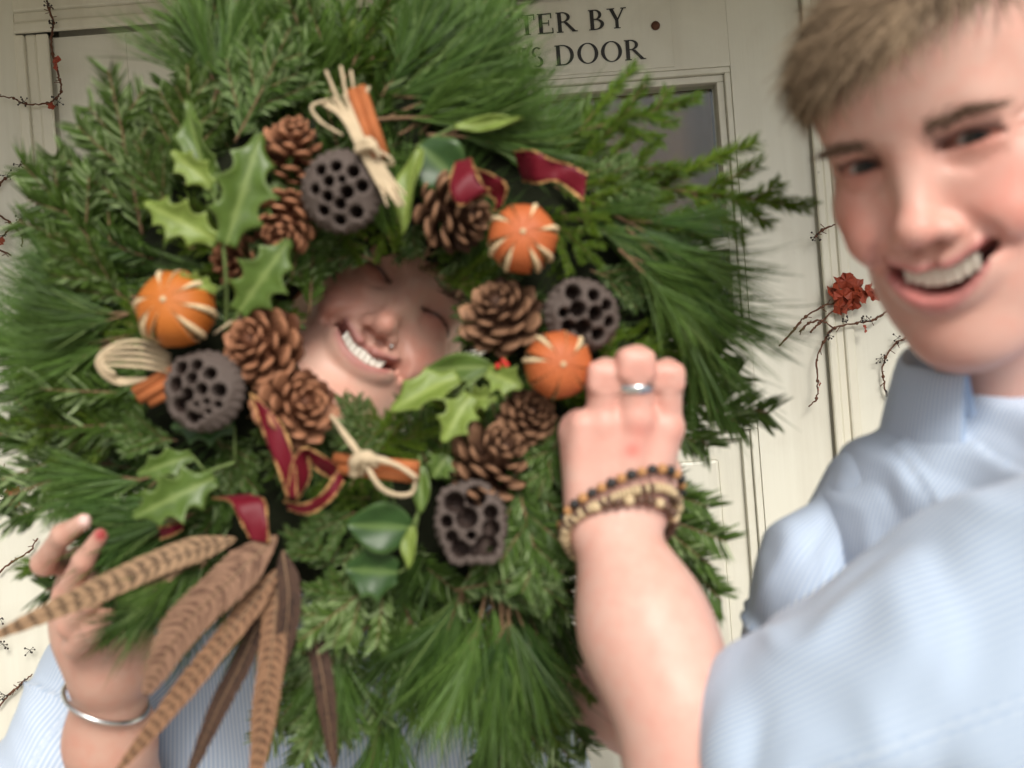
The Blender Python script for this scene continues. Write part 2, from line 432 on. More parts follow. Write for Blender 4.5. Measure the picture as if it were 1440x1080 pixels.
# ------------------------------------------------------------------ creeper stems on the wall
LEAFV = {}
def creeper_leaf(seed):
    r = np.random.default_rng(seed); n = 15; V = [(0, 0, 0)]
    for i in range(n):
        a = 2*PI*i/n; rr = (.55+.45*abs(math.cos(a*2.5)))*(1+r.uniform(-.2, .2)); V.append((rr*math.cos(a), rr*math.sin(a), r.uniform(-.25, .25)))
    return mesh('creeper_leaf', V, [(0, 1+i, 1+(i+1) % n) for i in range(n)], M_REDLEAF, smooth=False)
CL = [creeper_leaf(i) for i in range(4)]
def vine(label, runs, leaves=(), berries=(), d=1.388, r=.0015):
    first = P(*runs[0][0], d)
    t = thing('creeper_vine', label, 'vine', first, 'bare creeper stems on the wall')
    for run in runs:
        pts = [P(x+random.uniform(-1, 1), y+random.uniform(-1, 1), d-.003*random.random()) for x, y in run]
        path = catmull(pts, 7); path = path+rng.normal(0, .0006, path.shape)
        V, F = tube(path, [r, r*.7], 6, .25); parts = [(V, F)]
        for p in pts[1:-1]: parts.append(ball(p, r*random.uniform(1.3, 1.9), 6, 5))
        for _ in range(len(pts)):      # short spurs
            i = random.randrange(len(path)-1); e = path[i]+np.array([random.uniform(-.008, .008), -.002, random.uniform(-.008, .008)])
            parts.append(tube(np.array([path[i], e]), r*.4, 4))
        wobj('stem', *join(parts), M_VINE, t)
    for (x, y) in berries:
        c = P(x, y, d-.003); parts = []
        for _ in range(7):
            e = c+np.array([random.uniform(-.008, .008), random.uniform(-.004, 0), random.uniform(-.007, .007)])
            parts += [tube(np.array([c, e]), .0003, 4), ball(e, random.uniform(.0010, .0016), 6, 5)]
        wobj('berry_cluster', *join(parts), M_BERRY, t)
    for (x, y, s) in leaves:
        M = Matrix.Translation(Vector(P(x, y, d-.006-random.random()*.006))) @ Euler((PI/2+random.uniform(-.6, .6), random.uniform(-1, 1)*3, random.uniform(-.7, .7))).to_matrix().to_4x4() @ Matrix.Scale(s/1000, 4)
        obj('leaf', random.choice(CL), t, M)
vine('dark creeper stem with two red leaves climbing the frame corner', [[(64, -8), (70, 12), (76, 32), (72, 55), (74, 75), (80, 95), (84, 112), (87, 128), (80, 139), (66, 146), (36, 146), (20, 139), (-6, 135)]], [(79, 90, 9), (80, 84, 7), (72, 149, 6)], [(68, 8), (34, 143), (82, 143), (75, 36)], d=1.380)
vine('short bare creeper twig with berries beside wall, above the crossing twigs', [[(-6, 268), (8, 250), (28, 242), (38, 236)]], [], [(27, 232), (10, 246)])
vine('two crossing creeper twigs with berries and a red leaf', [[(-4, 299), (14, 313), (30, 329), (31, 347)], [(0, 339), (14, 322), (28, 310), (46, 297)], [(-2, 351), (15, 360)]], [(2, 339, 7)], [(46, 293), (30, 308), (1, 331)])
vine('creeper twig with bunched orange red leaves low on wall', [[(-4, 656), (12, 664), (27, 673), (48, 688)], [(27, 673), (46, 666), (70, 675)], [(2, 712), (10, 694)]], [(18, 690, 11), (24, 693, 8), (12, 688, 8), (20, 708, 9)], [(50, 668), (8, 700)])
vine('thin creeper twig bending up behind hand and fir tips', [[(-4, 806), (16, 789), (40, 777), (52, 757)]], [], [(0, 870), (4, 906), (42, 914)])
vine('bare creeper twig beside the woman\'s pale blue sleeve', [[(-4, 996), (14, 977), (28, 964), (44, 948)]], [], [(8, 978), (32, 962)])
vine('creeper stems with a bunch of dried red leaves beside man\'s jaw', [[(1096, 487), (1118, 462), (1134, 446), (1157, 431), (1180, 425)], [(1125, 467), (1136, 455), (1156, 452), (1172, 460)], [(1140, 468), (1152, 455), (1170, 438)], [(1252, 432), (1232, 448), (1206, 455), (1174, 461), (1158, 482), (1148, 507), (1150, 535), (1149, 560), (1137, 573)]],
     [(1178, 400, 13), (1190, 395, 14), (1198, 410, 15), (1186, 418, 16), (1206, 402, 14), (1172, 412, 12), (1192, 432, 12), (1214, 416, 13), (1222, 408, 13), (1180, 432, 12), (1200, 424, 14), (1217, 462, 6), (1152, 543, 7), (1230, 415, 10)], [(1193, 450), (1218, 451), (1165, 470)], d=1.380)
vine('curved creeper stem with tiny berries under man\'s chin', [[(1284, 473), (1262, 482), (1246, 503), (1241, 530), (1249, 557)]], [], [(1263, 475), (1239, 503), (1249, 553)])
vine('tiny creeper twig with berries beside man\'s cheek', [[(1145, 334), (1156, 323), (1174, 315)]], [], [(1147, 332)], d=1.380)

# ------------------------------------------------------------------ people
def skinmat(name):
    m = Mat(name, (.6, .4, .3), .44, .35)
    n = m.noise(85, 6); n2 = m.noise(420, 3)
    c = m.mix(m.math('MULTIPLY', m.ramp(n, [(.4, (0,)*3), (.7, (1,)*3)]), .42), m.attr('Col'), m.mix(1.0, m.attr('Col'), (1.0, .74, .70), 'MULTIPLY'))
    m.link(c, 'Base Color'); m.bump(n2, .12, .0008)
    m.set('Subsurface Weight', .06); m.set('Subsurface Radius', (.010, .004, .002)); m.set('Subsurface Scale', 1.0)
    return m.m
M_SKIN = skinmat('skin')
M_TEETH = flat('teeth_enamel', (.72, .68, .58), .25, .5)
M_MOUTH = flat('mouth_inside', (.10, .02, .018), .5, .4)
def hairmat(name, a, b):
    m = Mat(name, a, .5, .35)
    m.link(m.mix(m.attr('Col'), a, b), 'Base Color'); return m.m
M_HAIR = hairmat('brown_hair', (.085, .055, .034), (.36, .255, .16))
M_BROW = hairmat('brow_hair', (.07, .04, .025), (.17, .10, .062))
M_HAIRD = hairmat('dark_hair', (.018, .010, .007), (.07, .036, .02))
def eyemat(name, iris):
    m = Mat(name, (.7, .7, .7), .3, .25); m.link(m.attr('Col'), 'Base Color'); return m.m
M_EYE = eyemat('eye', None)
def shirtmat(name, white, blue, pitch=.0036):
    m = Mat(name, white, .85, .15)
    st = m.attr('stripe', 'Fac')
    w = m.math('SINE', m.math('MULTIPLY', st, 2*PI/pitch))
    c = m.mix(m.ramp(m.math('ADD', m.math('MULTIPLY', w, .5), .5), [(.35, (0,)*3), (.62, (1,)*3)]), white, blue)
    m.link(m.mix(m.math('MULTIPLY', m.noise(7, 4), .2), c, tuple(x*.8 for x in blue)), 'Base Color')
    m.bump(m.noise(900, 2), .15, .0005); m.set('Sheen Weight', .15); return m.m
M_SHIRT = shirtmat('man_striped_shirt_cloth', (.665, .74, .83), (.38, .505, .70), .0034)
M_BLOUSE = shirtmat('woman_striped_shirt_cloth', (.60, .65, .73), (.38, .48, .63), .0042)
M_TROUSER = flat('dark_trouser_cloth', (.03, .035, .05), .9, .1, 200, .3)
M_SHOE = flat('shoe_leather', (.03, .02, .015), .5, .4)

def face_frame(px, py, d, yaw, pitch, roll):
    o = P(px, py, d); ez = unit(C0-o); ex = unit(RT-(RT@ez)*ez); ey = np.cross(ez, ex)
    B = np.stack([ex, ey, ez], 1)
    R = np.array((Matrix.Rotation(roll, 3, 'Z') @ Matrix.Rotation(yaw, 3, 'Y') @ Matrix.Rotation(pitch, 3, 'X')))
    return o, B @ R

def head(o, B, sc, skin, lip, mouth, closed, neck_to, h=.0019, fem=False, eye_h=.0044):
    """face local axes: x to the viewer's right, y up, z out of the face; origin midway between the eyes"""
    G = Grid((-.098, -.20, -.215), (.098, .150, .050), h)
    w = .93 if fem else 1.0
    G.ell((0, .030, -.092), (.078*w, .092, .100), .01)
    G.ell((0, -.022, -.050), (.060*w, .078, .056), .03)
    G.ell((0, -.074, -.042), (.048*w, .042, .044), .03)
    for s in (-1, 1):
        G.cone((s*.052*w, -.050, -.075), (s*.018, -.106, -.020), .016, .014, .03)
        G.ell((s*.042*w, -.026, -.024), (.020, .016, .018), .02)
        G.ell((s*.036*w, -.043, -.007), (.015, .013, .0125), .016)          # smiling cheek
        G.ell((s*.077*w, -.012, -.095), (.008, .031, .018), .006)          # ear
        G.ell((s*.083*w, -.010, -.090), (.005, .020, .010), .004, 'sub')
    G.ell((0, -.112, -.009), (.020*w, .015, .016), .02)                    # chin
    G.ell((0, .052, -.022), (.058*w, .038, .040), .03)                     # forehead
    G.cone((-.034, .0185, -.006), (.034, .0185, -.006), .0085, .0085, .02)   # brow ridge
    for s in (-1, 1):
        G.ell((s*.031, -.001, .013), (.018, .011, .0125), .012, 'sub')      # socket
    nf = .82 if fem else 1.0
    G.cone((0, .008, .000), (0, -.036, .017), .0072*nf, .0098*nf, .011)           # nose
    G.ell((0, -.039, .020), (.0108*nf, .0090, .0112), .007)
    for s in (-1, 1):
        G.ell((s*.0125*nf, -.0425, .009), (.0080*nf, .0072, .0095), .0045)
    # eyelids and laughter lines
    for s in (-1, 1):
        for a_ in (.006, -.001, -.008): G.cone((s*.050, a_*.6, -.012), (s*.061, a_*1.6, -.024), .0012, .0008, .003, 'sub')
        G.chain([(s*.019, -.010, .003), (s*.031, -.0145, .004), (s*.044, -.010, -.004)], (.0010, .0014, .0008), .004, 'sub')
    for s in (-1, 1):
        G.ell((s*.031, 0, -.0125), (.0165, .0155, .0145), .005)
        if not closed:
            for u in np.linspace(-1, 1, 7):
                x = s*.031+u*.0135; G.ell((x, -.0005+.0015*(1-u*u), .002-.004*u*u), (.0035, max(.0012, eye_h*(1-u*u*.9)), .006), .0012, 'sub')
        else:
            for u in np.linspace(-1, 1, 9):
                x = s*.031+u*.0145; G.ell((x, -.003+.0045*(1-u*u)-.001, .0025-.004*u*u), (.003, .0012, .0026), .001, 'sub')
    # mouth: opening follows a smile
    mw, my, lift, op, op_low = mouth
    zc = lambda x: .006-6.2*x*x
    U = np.linspace(-1, 1, 13)
    up = lambda u: my+lift*u*u+ .0012*math.cos(u*9)*(1-u*u)
    lo = lambda u: my+lift*u*u-op*(1-abs(u)**2.2)
    for u in U: G.ell((u*mw, up(u)+.0035, zc(u*mw)-.004), (.009, .0045, .0075), .008)
    for u in U[1:-1]: G.ell((u*mw*.93, lo(u)-.005, zc(u*mw)-.004), (.009, .0055, .0080), .008)
    for i in range(len(U)-1):
        for f in (np.linspace(.0, 1, 5)):
            a = np.array([U[i]*mw, up(U[i])*(1-f)+lo(U[i])*f, zc(U[i]*mw)+.002]); b = np.array([U[i+1]*mw, up(U[i+1])*(1-f)+lo(U[i+1])*f, zc(U[i+1]*mw)+.002])
            for dz in (.010, .005, 0, -.006, -.012, -.018): G.cone(a+(0, 0, dz), b+(0, 0, dz), .0030, .0030, .001, 'sub')
    for s in (-1, 1):       # smile folds and mouth corners
        G.chain([(s*.020, -.034, .010), (s*.032, -.050, .006), (s*(mw+.009), my+lift*.8, -.004)], (.0016, .0026, .0020), .006, 'sub')
        G.ell((s*(mw+.003), my+lift, zc(mw)+.001), (.003, .004, .004), .004, 'sub')
        G.ell((s*.0065, -.0488, .012), (.0042, .0036, .0055), .002, 'sub')  # nostrils
    G.ell((0, -.058, .011), (.003, .007, .003), .004, 'sub')               # philtrum
    nb = np.linalg.inv(B) @ (np.asarray(neck_to)-o)/sc
    G.cone((0, -.055, -.095), nb, .052*w if not fem else .045, .056 if not fem else .048, .03)
    V, Q = G.nets(); V = relax(V, Q, 2, .4)
    # skin colours; sockets tinted darker, shade of mouth and nostrils painted in
    C = np.tile(np.array(skin), (len(V), 1)); red = np.array([1, .62, .58])
    def tint(a, col):
        nonlocal C; a = np.clip(a, 0, 1)[:, None]; C = C*(1-a)+C*np.array(col)*a
    for s in (-1, 1):
        tint(.62*gauss(V, (s*.045, -.038, -.004), .020), (1, .60, .57))
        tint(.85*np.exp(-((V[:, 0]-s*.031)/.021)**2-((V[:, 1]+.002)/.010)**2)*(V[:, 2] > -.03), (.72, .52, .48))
        ss = np.abs(V[:, 0]-s*.031) < .0165
        line = np.exp(-((V[:, 1]-(.0015+.004*(1-((V[:, 0]-s*.031)/.0145)**2)-(.0035 if closed else 0)))/(.0016))**2)
        tint(.98*np.maximum(line, np.exp(-((V[:, 1]-.0045)/.0022)**2)*(0 if closed else .8))*ss*(V[:, 2] > -.025), (.10, .07, .06))
    tint(.55*gauss(V, (0, -.040, .024), .012), (1, .66, .62))
    tint(.4*gauss(V, (0, -.112, -.002), .016), (1, .74, .70))
    u = np.clip(V[:, 0]/mw, -1.15, 1.15)
    yu = my+lift*u*u; yl = my+lift*u*u-op*(1-np.minimum(1, np.abs(u)**2.2))
    li = np.maximum(np.exp(-((V[:, 1]-yu-.0035)/.0038)**4), np.exp(-((V[:, 1]-yl+.0050)/.0052)**4))*(np.abs(u) < 1.0)*(V[:, 2] > -.028)
    C = C*(1-.85*li[:, None])+np.array(lip)*.85*li[:, None]
    inside = (V[:, 1] < yu+.0005) & (V[:, 1] > yl-.0005) & (np.abs(u) < 1.0) & (V[:, 2] < zc(V[:, 0])-.004) & (V[:, 2] > -.05)
    C[inside] = (.09, .018, .016)
    for s in (-1, 1):
        tint(.9*gauss(V, (s*.0065, -.049, .011), .0032), (.25, .12, .10))  # painted shade inside the nostrils
    if not fem:
        st = np.exp(-((V[:, 1]+.095)/.026)**2)*(V[:, 2] > -.09)*.35; tint(st, (.78, .70, .66))
    W = o+(V*sc) @ B.T
    # teeth along the arch
    T = []; nt = 8; tw = mw*1.45/nt
    for i in range(nt):
        x = (i-(nt-1)/2)*tw; uu = x/mw; hgt = .0105 if abs(uu) < .35 else .0092
        c = np.array([x, my+lift*uu*uu*.85-(-.0008 if fem else .0012), zc(x)-(.0030 if fem else .0055)]); v, f = box(c[0]-tw*.505, c[0]+tw*.505, c[2]-.004, c[2]+.002, c[1]-hgt*.6, c[1]+hgt*(.9 if fem else .5), .0007)
        v = [(p[0], p[2], p[1]) for p in v]; f = [q[::-1] for q in f]; T.append((v, f))
    TV, TF = join(T); TV = o+(np.array(TV)*sc) @ B.T
    return W, Q, C, (TV, TF), V

def eyeball(o, B, sc, s, gaze, parent):
    V, F = ball((0, 0, 0), .0128, 20, 14); V = np.array(V); g = unit(gaze)
    ang = np.degrees(np.arccos(np.clip((V/np.linalg.norm(V, axis=1, keepdims=True)) @ g, -1, 1)))
    C = np.tile((.40, .36, .34), (len(V), 1)); C[ang < 38] = (.035, .030, .025); C[ang < 14] = (.008, .008, .008)
    c = o+(np.array([s*.031, 0, -.0135])*sc) @ B.T
    me = mesh('eye', (V*sc) @ B.T, F, M_EYE); vattr(me, 'Col', C); obj('eye', me, parent, Matrix.Translation(c.tolist()))

def strands(roots, dirs, normals, length, width, segs=4, lift=.25, curl=.25):
    """tapered hair ribbons lying along a surface"""
    n = len(roots); t = np.linspace(0, 1, segs+1); L = length*rng.uniform(.7, 1.2, n); V = np.zeros((n, segs+1, 2, 3)); C = np.zeros((n, segs+1, 2))
    rnd = rng.normal(0, curl, (n, 3)); base = rng.uniform(0, 1, n)
    for i, tt in enumerate(t):
        p = roots+dirs*(L*tt)[:, None]+normals*(L*lift*(tt-tt*tt*.9))[:, None]+rnd*(L*tt*tt)[:, None]
        side = np.cross(dirs, normals); side /= np.linalg.norm(side, axis=1, keepdims=True)+1e-9
        ww = width*(1-.75*tt); V[:, i, 0] = p-side*ww; V[:, i, 1] = p+side*ww; C[:, i, :] = (base*.75+.25*tt)[:, None]
    idx = np.arange(n*(segs+1)*2).reshape(n, segs+1, 2)
    F = np.stack([idx[:, :-1, 0], idx[:, :-1, 1], idx[:, 1:, 1], idx[:, 1:, 0]], -1).reshape(-1, 4)
    return V.reshape(-1, 3), F, C.reshape(-1)

def hair_obj(name, parent, pieces, mat):
    V = np.concatenate([p[0] for p in pieces]); off = 0; F = []; C = []
    for v, f, c in pieces: F.append(np.asarray(f)+off); off += len(v); C.append(c)
    c0 = V.mean(0); me = mesh(name, V-c0, np.concatenate(F), mat); C = np.concatenate(C); vattr(me, 'Col', np.stack([C]*3, 1))
    return obj(name, me, parent, Matrix.Translation(c0.tolist()))

def brow(o, B, sc, s, V, parent, mat, arch=.004, n=170):
    """eyebrow hairs rooted on the face surface"""
    N = 0; roots, dirs, nor = [], [], []
    for _ in range(n):
        u = random.random(); x = s*(.014+.036*u); y = (.0105 if sc < 1.025 and mat is M_BROW and n > 150 else .0155)+arch*math.sin(u*PI*.75)+random.gauss(0, .0024)*(1-.6*u)
        m = (np.abs(V[:, 0]-x) < .003) & (np.abs(V[:, 1]-y) < .003) & (V[:, 2] > -.04)
        z = V[m, 2].max() if m.any() else 0
        roots.append((x, y, z)); dirs.append(unit((s*.9, .35-.5*u, -.25))); nor.append((s*.2, .1, 1))
    r = o+(np.array(roots)*sc) @ B.T; dd = np.array(dirs) @ B.T; nn = np.array(nor) @ B.T
    return hair_obj('eyebrow', parent, [strands(r, dd, nn, .008, .00034, 3, .2, .3)], mat)

def cloth(name, G, mat, parent, stripe, fold=(), it=3, col=None):
    V, Q = G.nets(); V = relax(V, Q, it, .5); N = vnormals(V, Q)
    st = stripe(V)
    disp = np.zeros(len(V))
    for fn in fold: disp += fn(V)
    V = V+N*disp[:, None]
    c = V.mean(0); me = mesh(name, V-c, Q, mat); vattr(me, 'stripe', st, 'FLOAT')
    return obj(name, me, parent, Matrix.Translation(c.tolist())), V, N
def around(a, b, r):
    """stripe coordinate running round a limb axis a-b"""
    ax = unit(np.asarray(b)-a); e1 = unit(np.cross(ax, (0, -1, .3))); e2 = np.cross(ax, e1)
    return lambda V: np.arctan2((V-a) @ e1, (V-a) @ e2)*r
def ridge(V, d, f, ph, seed, warp=1.2):
    s = np.sin((V@unit(d))*f+ph+warp*wav(V, f*.35, seed)); return s*np.abs(s)*.5+.5*s

# ================================================================= the man
man = thing('person', 'man in a striped light blue shirt, grinning, one hand gripping the wreath', 'person', (P(1480, 700, .62)[0], P(1480, 700, .62)[1], 0))
mo, mB = face_frame(1284, 218, .560, rad(-23), rad(3), rad(16.3)); MSC = 1.02
nbm = P(1470, 640, .675)
SKM = (.63, .385, .315)
hW, hQ, hC, hT, hV = head(mo, mB, MSC, SKM, (.52, .19, .18), (.0290, -.067, .0095, .0105, 0), False, nbm)
# arms, hands (fine grids) and the hidden rest of the figure
def limb_mesh(lo, hi, h, fn, skin, it=2):
    G = Grid(lo, hi, h); fn(G); V, Q = G.nets(); V = relax(V, Q, it, .45); return V, Q, np.tile(np.array(skin), (len(V), 1))
toC = -FW
WR = P(868, 765, .672)
K = [P(811, 608, .681), P(848, 596, .672), P(894, 588, .668), P(937, 602, .675)]
PIP = [P(806, 604, .722), P(850, 530, .664), P(893, 512, .658), P(938, 529, .666)]
DIP = [P(812, 628, .738), P(852, 524, .694), P(896, 507, .690), P(938, 523, .695)]
TIP = [P(822, 652, .735), P(858, 548, .716), P(901, 532, .712), P(938, 545, .714)]
FR = [(.0116, .0110, .0094, .0072), (.0118, .0114, .0100, .0076), (.0120, .0119, .0104, .0078), (.0106, .0104, .0092, .0068)]
def near_arm(G):
    E = P(1012, 1135, .60); Mid = P(906, 880, .648)
    G.cone(P(1250, 1150, .56), E, .052, .047, .02)
    G.cone(E, Mid, .048, .0370, .03); G.cone(Mid, WR, .0370, .0290, .03)
    pn = unit(np.cross(K[3]-K[1], K[2]-WR)); pn = pn if pn@toC > 0 else -pn
    kc = (K[1]+K[2])/2; yv = unit(kc-WR); yv = unit(yv-(yv@pn)*pn); xv = np.cross(yv, pn)
    G.rbox((WR*.40+kc*.60)-pn*.006, (xv, yv, pn), (.0245, .030, .0055), .0105, .010)      # flat back of the hand
    for i in range(4):
        a = WR+(K[i]-WR)*.10+RT*(-.013+.0070*i)
        G.cone(a, K[i], .0150, .0122, .008)
        G.cone(a+(K[i]-a)*.25+pn*.0085, K[i]+pn*.006, .0035, .0050, .007)                 # tendon
    for i in range(4):
        f = FR[i]
        G.cone(K[i], PIP[i], f[0], f[1], .0035); G.cone(PIP[i], DIP[i], f[1], f[2], .003); G.cone(DIP[i], TIP[i], f[2], f[3], .004)
        G.ell(K[i]+pn*.0048, (f[0]*.82,)*3, .006); G.rbox(PIP[i]-yv*.001, (xv, yv, pn), (f[1]*.55, f[1]*.42, f[1]*.45), f[1]*.52, .003)
        if i: 
            for u in (-.10, .0, .10): 
                q = K[i]+(PIP[i]-K[i])*(.86+u)+pn*f[1]*1.12; G.cone(q-xv*.006, q+xv*.006, .0009, .0009, .0018, 'sub')   # knuckle creases
    th = [WR+RT*.004+FW*.018+UP*.012, P(925, 668, .705), P(915, 620, .745), P(900, 590, .757)]
    G.chain(th, (.015, .0150, .0125, .0095), .010)
lo = np.minimum.reduce([P(1250, 1180, .54), P(770, 470, .65), P(780, 700, .77)])-.06
hi = np.maximum.reduce([P(1250, 1150, .56), P(960, 460, .70), P(960, 480, .77)])+.05
aV, aQ, aC = limb_mesh(lo, hi, .0015, near_arm, SKM)
for k, amt in ((K[0], .3), (K[1], .3), (K[2], .3), (K[3], .4)):
    a = amt*gauss(aV, k+toC*.01, .013)[:, None]; aC = aC*(1-a)+aC*np.array((1, .66, .64))*a
for k in PIP[1:]:
    a = .3*gauss(aV, k+toC*.008, .009)[:, None]; aC = aC*(1-a)+aC*np.array((1, .68, .66))*a
for (x, y, s, am) in ((897, 606, .0030, .35), (892, 632, .0022, .6), (886, 636, .002, .4)):
    a = am*gauss(aV, P(x, y, .655), s*1.6)[:, None]; aC = aC*(1-a)+aC*np.array((.95, .42, .42))*a
a = .5*np.clip(wav(aV, 60, 3), 0, 1)[:, None]; aC = aC*(1-a)+aC*np.array((1, .84, .82))*a
def far_arm(G):
    S, E2, H = P(1235, 730, .70), P(1090, 1090, .745), P(800, 965, .82)
    G.cone(S, E2, .033, .038, .02); G.cone(E2, H, .044, .028, .02)
    G.ell(P(770, 945, .83), (.035, .025, .035), .02)
    for i in range(4): G.chain([P(760+i*5, 935-i*22, .835), P(715, 925-i*22, .84), P(690, 935-i*22, .845)], (.011, .0095, .007), .005)
    G.chain([P(790, 935, .83), P(770, 890, .83), P(745, 870, .83)], (.014, .011, .008), .006)
lo = np.minimum.reduce([P(1195, 700, .70), P(1040, 1100, .735), P(680, 930, .82)])-.06
hi = np.maximum.reduce([P(1195, 690, .70), P(1040, 1075, .735), P(690, 860, .82)])+.06
bV, bQ, bC = limb_mesh(lo, hi, .003, far_arm, SKM)
def figure(G, sh, hip, foot_dx, ground=0.0):
    """trunk, hips and legs under the clothes"""
    pass
hipM = np.array([P(1480, 700, .62)[0]+.03, .66, .93])
def trunk(G):
    G.cone(P(1260, 740, .70), P(1680, 840, .52), .03, .03, .02); G.cone(P(1465, 800, .66), hipM, .05, .07, .03); G.cone(P(1465, 700, .68), P(1465, 800, .66), .04, .05, .02)
    for s in (-1, 1):
        h = hipM+np.array([s*.09, 0, -.05]); G.chain([h, h+(s*.02, .0, -.40), h+(s*.03, .05, -.80)], (.075, .052, .034), .03)
        G.cone(h+(s*.03, .05, -.83), h+(s*.06, -.13, -.86), .04, .03, .02)
tV, tQ, tC = limb_mesh(hipM-(.35, .35, .95), hipM+(.45, .35, .62), .012, trunk, SKM)
def join_body(name, parent, sets, mat):
    V = np.concatenate([s[0] for s in sets]); off = 0; F = []
    for s in sets: F.append(s[1]+off); off += len(s[0])
    c = V.mean(0); me = mesh(name, V-c, np.concatenate(F), mat); vattr(me, 'Col', np.concatenate([s[2] for s in sets]))
    return obj(name, me, parent, Matrix.Translation(c.tolist()))
body = join_body('body', man, [(hW, hQ, hC), (aV, aQ, aC), (bV, bQ, bC), (tV, tQ, tC)], M_SKIN)
wobj('teeth', *hT, M_TEETH, man)
for s in (-1, 1):
    gz = unit(np.linalg.inv(mB) @ (C0-mo)); eyeball(mo, mB, MSC, s, gz, man); brow(mo, mB, MSC, s, hV, man, M_BROW, n=170)
# hair: short, swept forward and to one side
sel = hV[(hV[:, 1] > -.03)]; N0 = vnormals(hV, hQ)[(hV[:, 1] > -.03)]
line = .060+.36*np.clip(sel[:, 0], -.028, .06)+.10*np.clip(sel[:, 0]+.028, -.1, 0)-.32*np.clip(-sel[:, 2]-.055, 0, .2)
hm = (sel[:, 1] > line) & (np.abs(sel[:, 0]) < .095)
R0, NN = sel[hm], N0[hm]; pick = rng.choice(len(R0), min(len(R0), 15000), replace=False); R0, NN = R0[pick], NN[pick]
dd = np.array([-.55, -.22, .65])+np.stack([-.5*R0[:, 0]*0, -.6*(R0[:, 2] > -.04), -.55*(R0[:, 2] > -.035)], 1)+rng.normal(0, .22, R0.shape)
dd = dd-(dd*NN).sum(1, keepdims=True)*NN; dd /= np.linalg.norm(dd, axis=1, keepdims=True)
sv, sf, scol = strands(R0+NN*.001, dd, NN, .012+.026*np.clip((R0[:, 1]-.03)/.05, 0, 1), .0007, 5, .24, .13)
Gh = Grid((-.10, -.06, -.215), (.10, .150, .03), .003); Gh.ell((0, .031, -.094), (.0815, .0945, .103), .01)
Gh.ell((.01, -.068, .03), (.2, .118, .074), .02, 'sub'); Gh.ell((0, -.14, -.1), (.2, .115, .2), .02, 'sub')
cv_, cq_ = Gh.nets()
scol = np.clip(scol*.55+.45*(.5+.6*wav(sv*np.array([1, .4, .4]), 150, 77)), 0, 1)
hair_obj('hair', man, [(mo+(sv*MSC) @ mB.T, sf, scol), (mo+(cv_*MSC) @ mB.T, cq_, .15+.15*wav(cv_, 120, 5))], M_HAIR)
# shirt
shirt_lo = np.array([P(1130, 700, .7)[0]-.08, .28, .85]); shirt_hi = np.array([P(1750, 700, .47)[0]+.3, .98, 1.56])
G = Grid(shirt_lo, shirt_hi, .004)
G.cone(P(1272, 700, .700), P(1395, 650, .68), .044, .050, .03); G.cone(P(1395, 650, .68), P(1500, 680, .64), .050, .055, .03); G.cone(P(1500, 680, .64), P(1720, 800, .51), .055, .065, .04)
G.cone(P(1285, 800, .715), hipM+(-.09, .0, .05), .070, .11, .06); G.cone(P(1440, 780, .645), hipM+(0, -.02, .02), .085, .12, .06)
G.cone(P(1650, 860, .52), hipM+(.10, -.01, .05), .085, .11, .06)
ex = unit(P(1720, 790, .48)-P(1243, 690, .685))
plc = lambda V: (V-P(1345, 640, .60)) @ unit(RT+UP*.22)
torso, tsV, tsN = cloth('shirt', G, M_SHIRT, man, lambda V: V @ ex, [
    lambda V: .0026*ridge(V, RT*.92+UP*.38, 95, .4, 2, .6), lambda V: .0016*ridge(V, RT*.9+UP*.45, 190, 1.4, 31, .9), lambda V: .0014*wav(V, 30, 9),
    lambda V: .0022*(np.abs(plc(V)) < .015)*(V[:, 1] < .66)], 4)
def slv(name, pts, rs, mat, parent, h, fold, roll_w, cuff=.004):
    pts = [np.asarray(p) for p in pts]; A = np.array(pts); R = max(rs)
    G = Grid(A.min(0)-R-.03, A.max(0)+R+.03, h); G.chain(pts, rs, .03)
    ax = unit(pts[1]-pts[0])
    ring = lambda V: np.where(((V-pts[0]) @ ax) < roll_w, cuff, 0)+(.0025 if cuff else 0)*np.exp(-((((V-pts[0]) @ ax)-roll_w)/.004)**2)
    return cloth(name, G, mat, parent, around(pts[0], pts[1], rs[0]), [ring]+fold, 3)
slv('sleeve', [P(1128, 1052, .582), P(1400, 950, .52), P(1700, 815, .475)], (.067, .076, .082), M_SHIRT, man, .004,
    [lambda V: .0045*ridge(V, RT*.85+UP*-.5+FW*.3, 70, 1.0, 4, 1.0), lambda V: .0026*ridge(V, RT*.8+UP*-.2+FW*.3, 150, 2.0, 41, 1.4), lambda V: .004*wav(V, 34, 6)], .018, .0)
slv('sleeve', [P(1132, 935, .735), P(1172, 835, .72), P(1248, 715, .70)], (.050, .052, .046), M_SHIRT, man, .0035,
    [lambda V: .0030*ridge(V, RT*.95+UP*.10, 120, .2, 8, .8), lambda V: .0016*ridge(V, RT*.85-UP*.35, 260, .9, 28, 1.2), lambda V: .0014*wav(V, 40, 3)], .022)
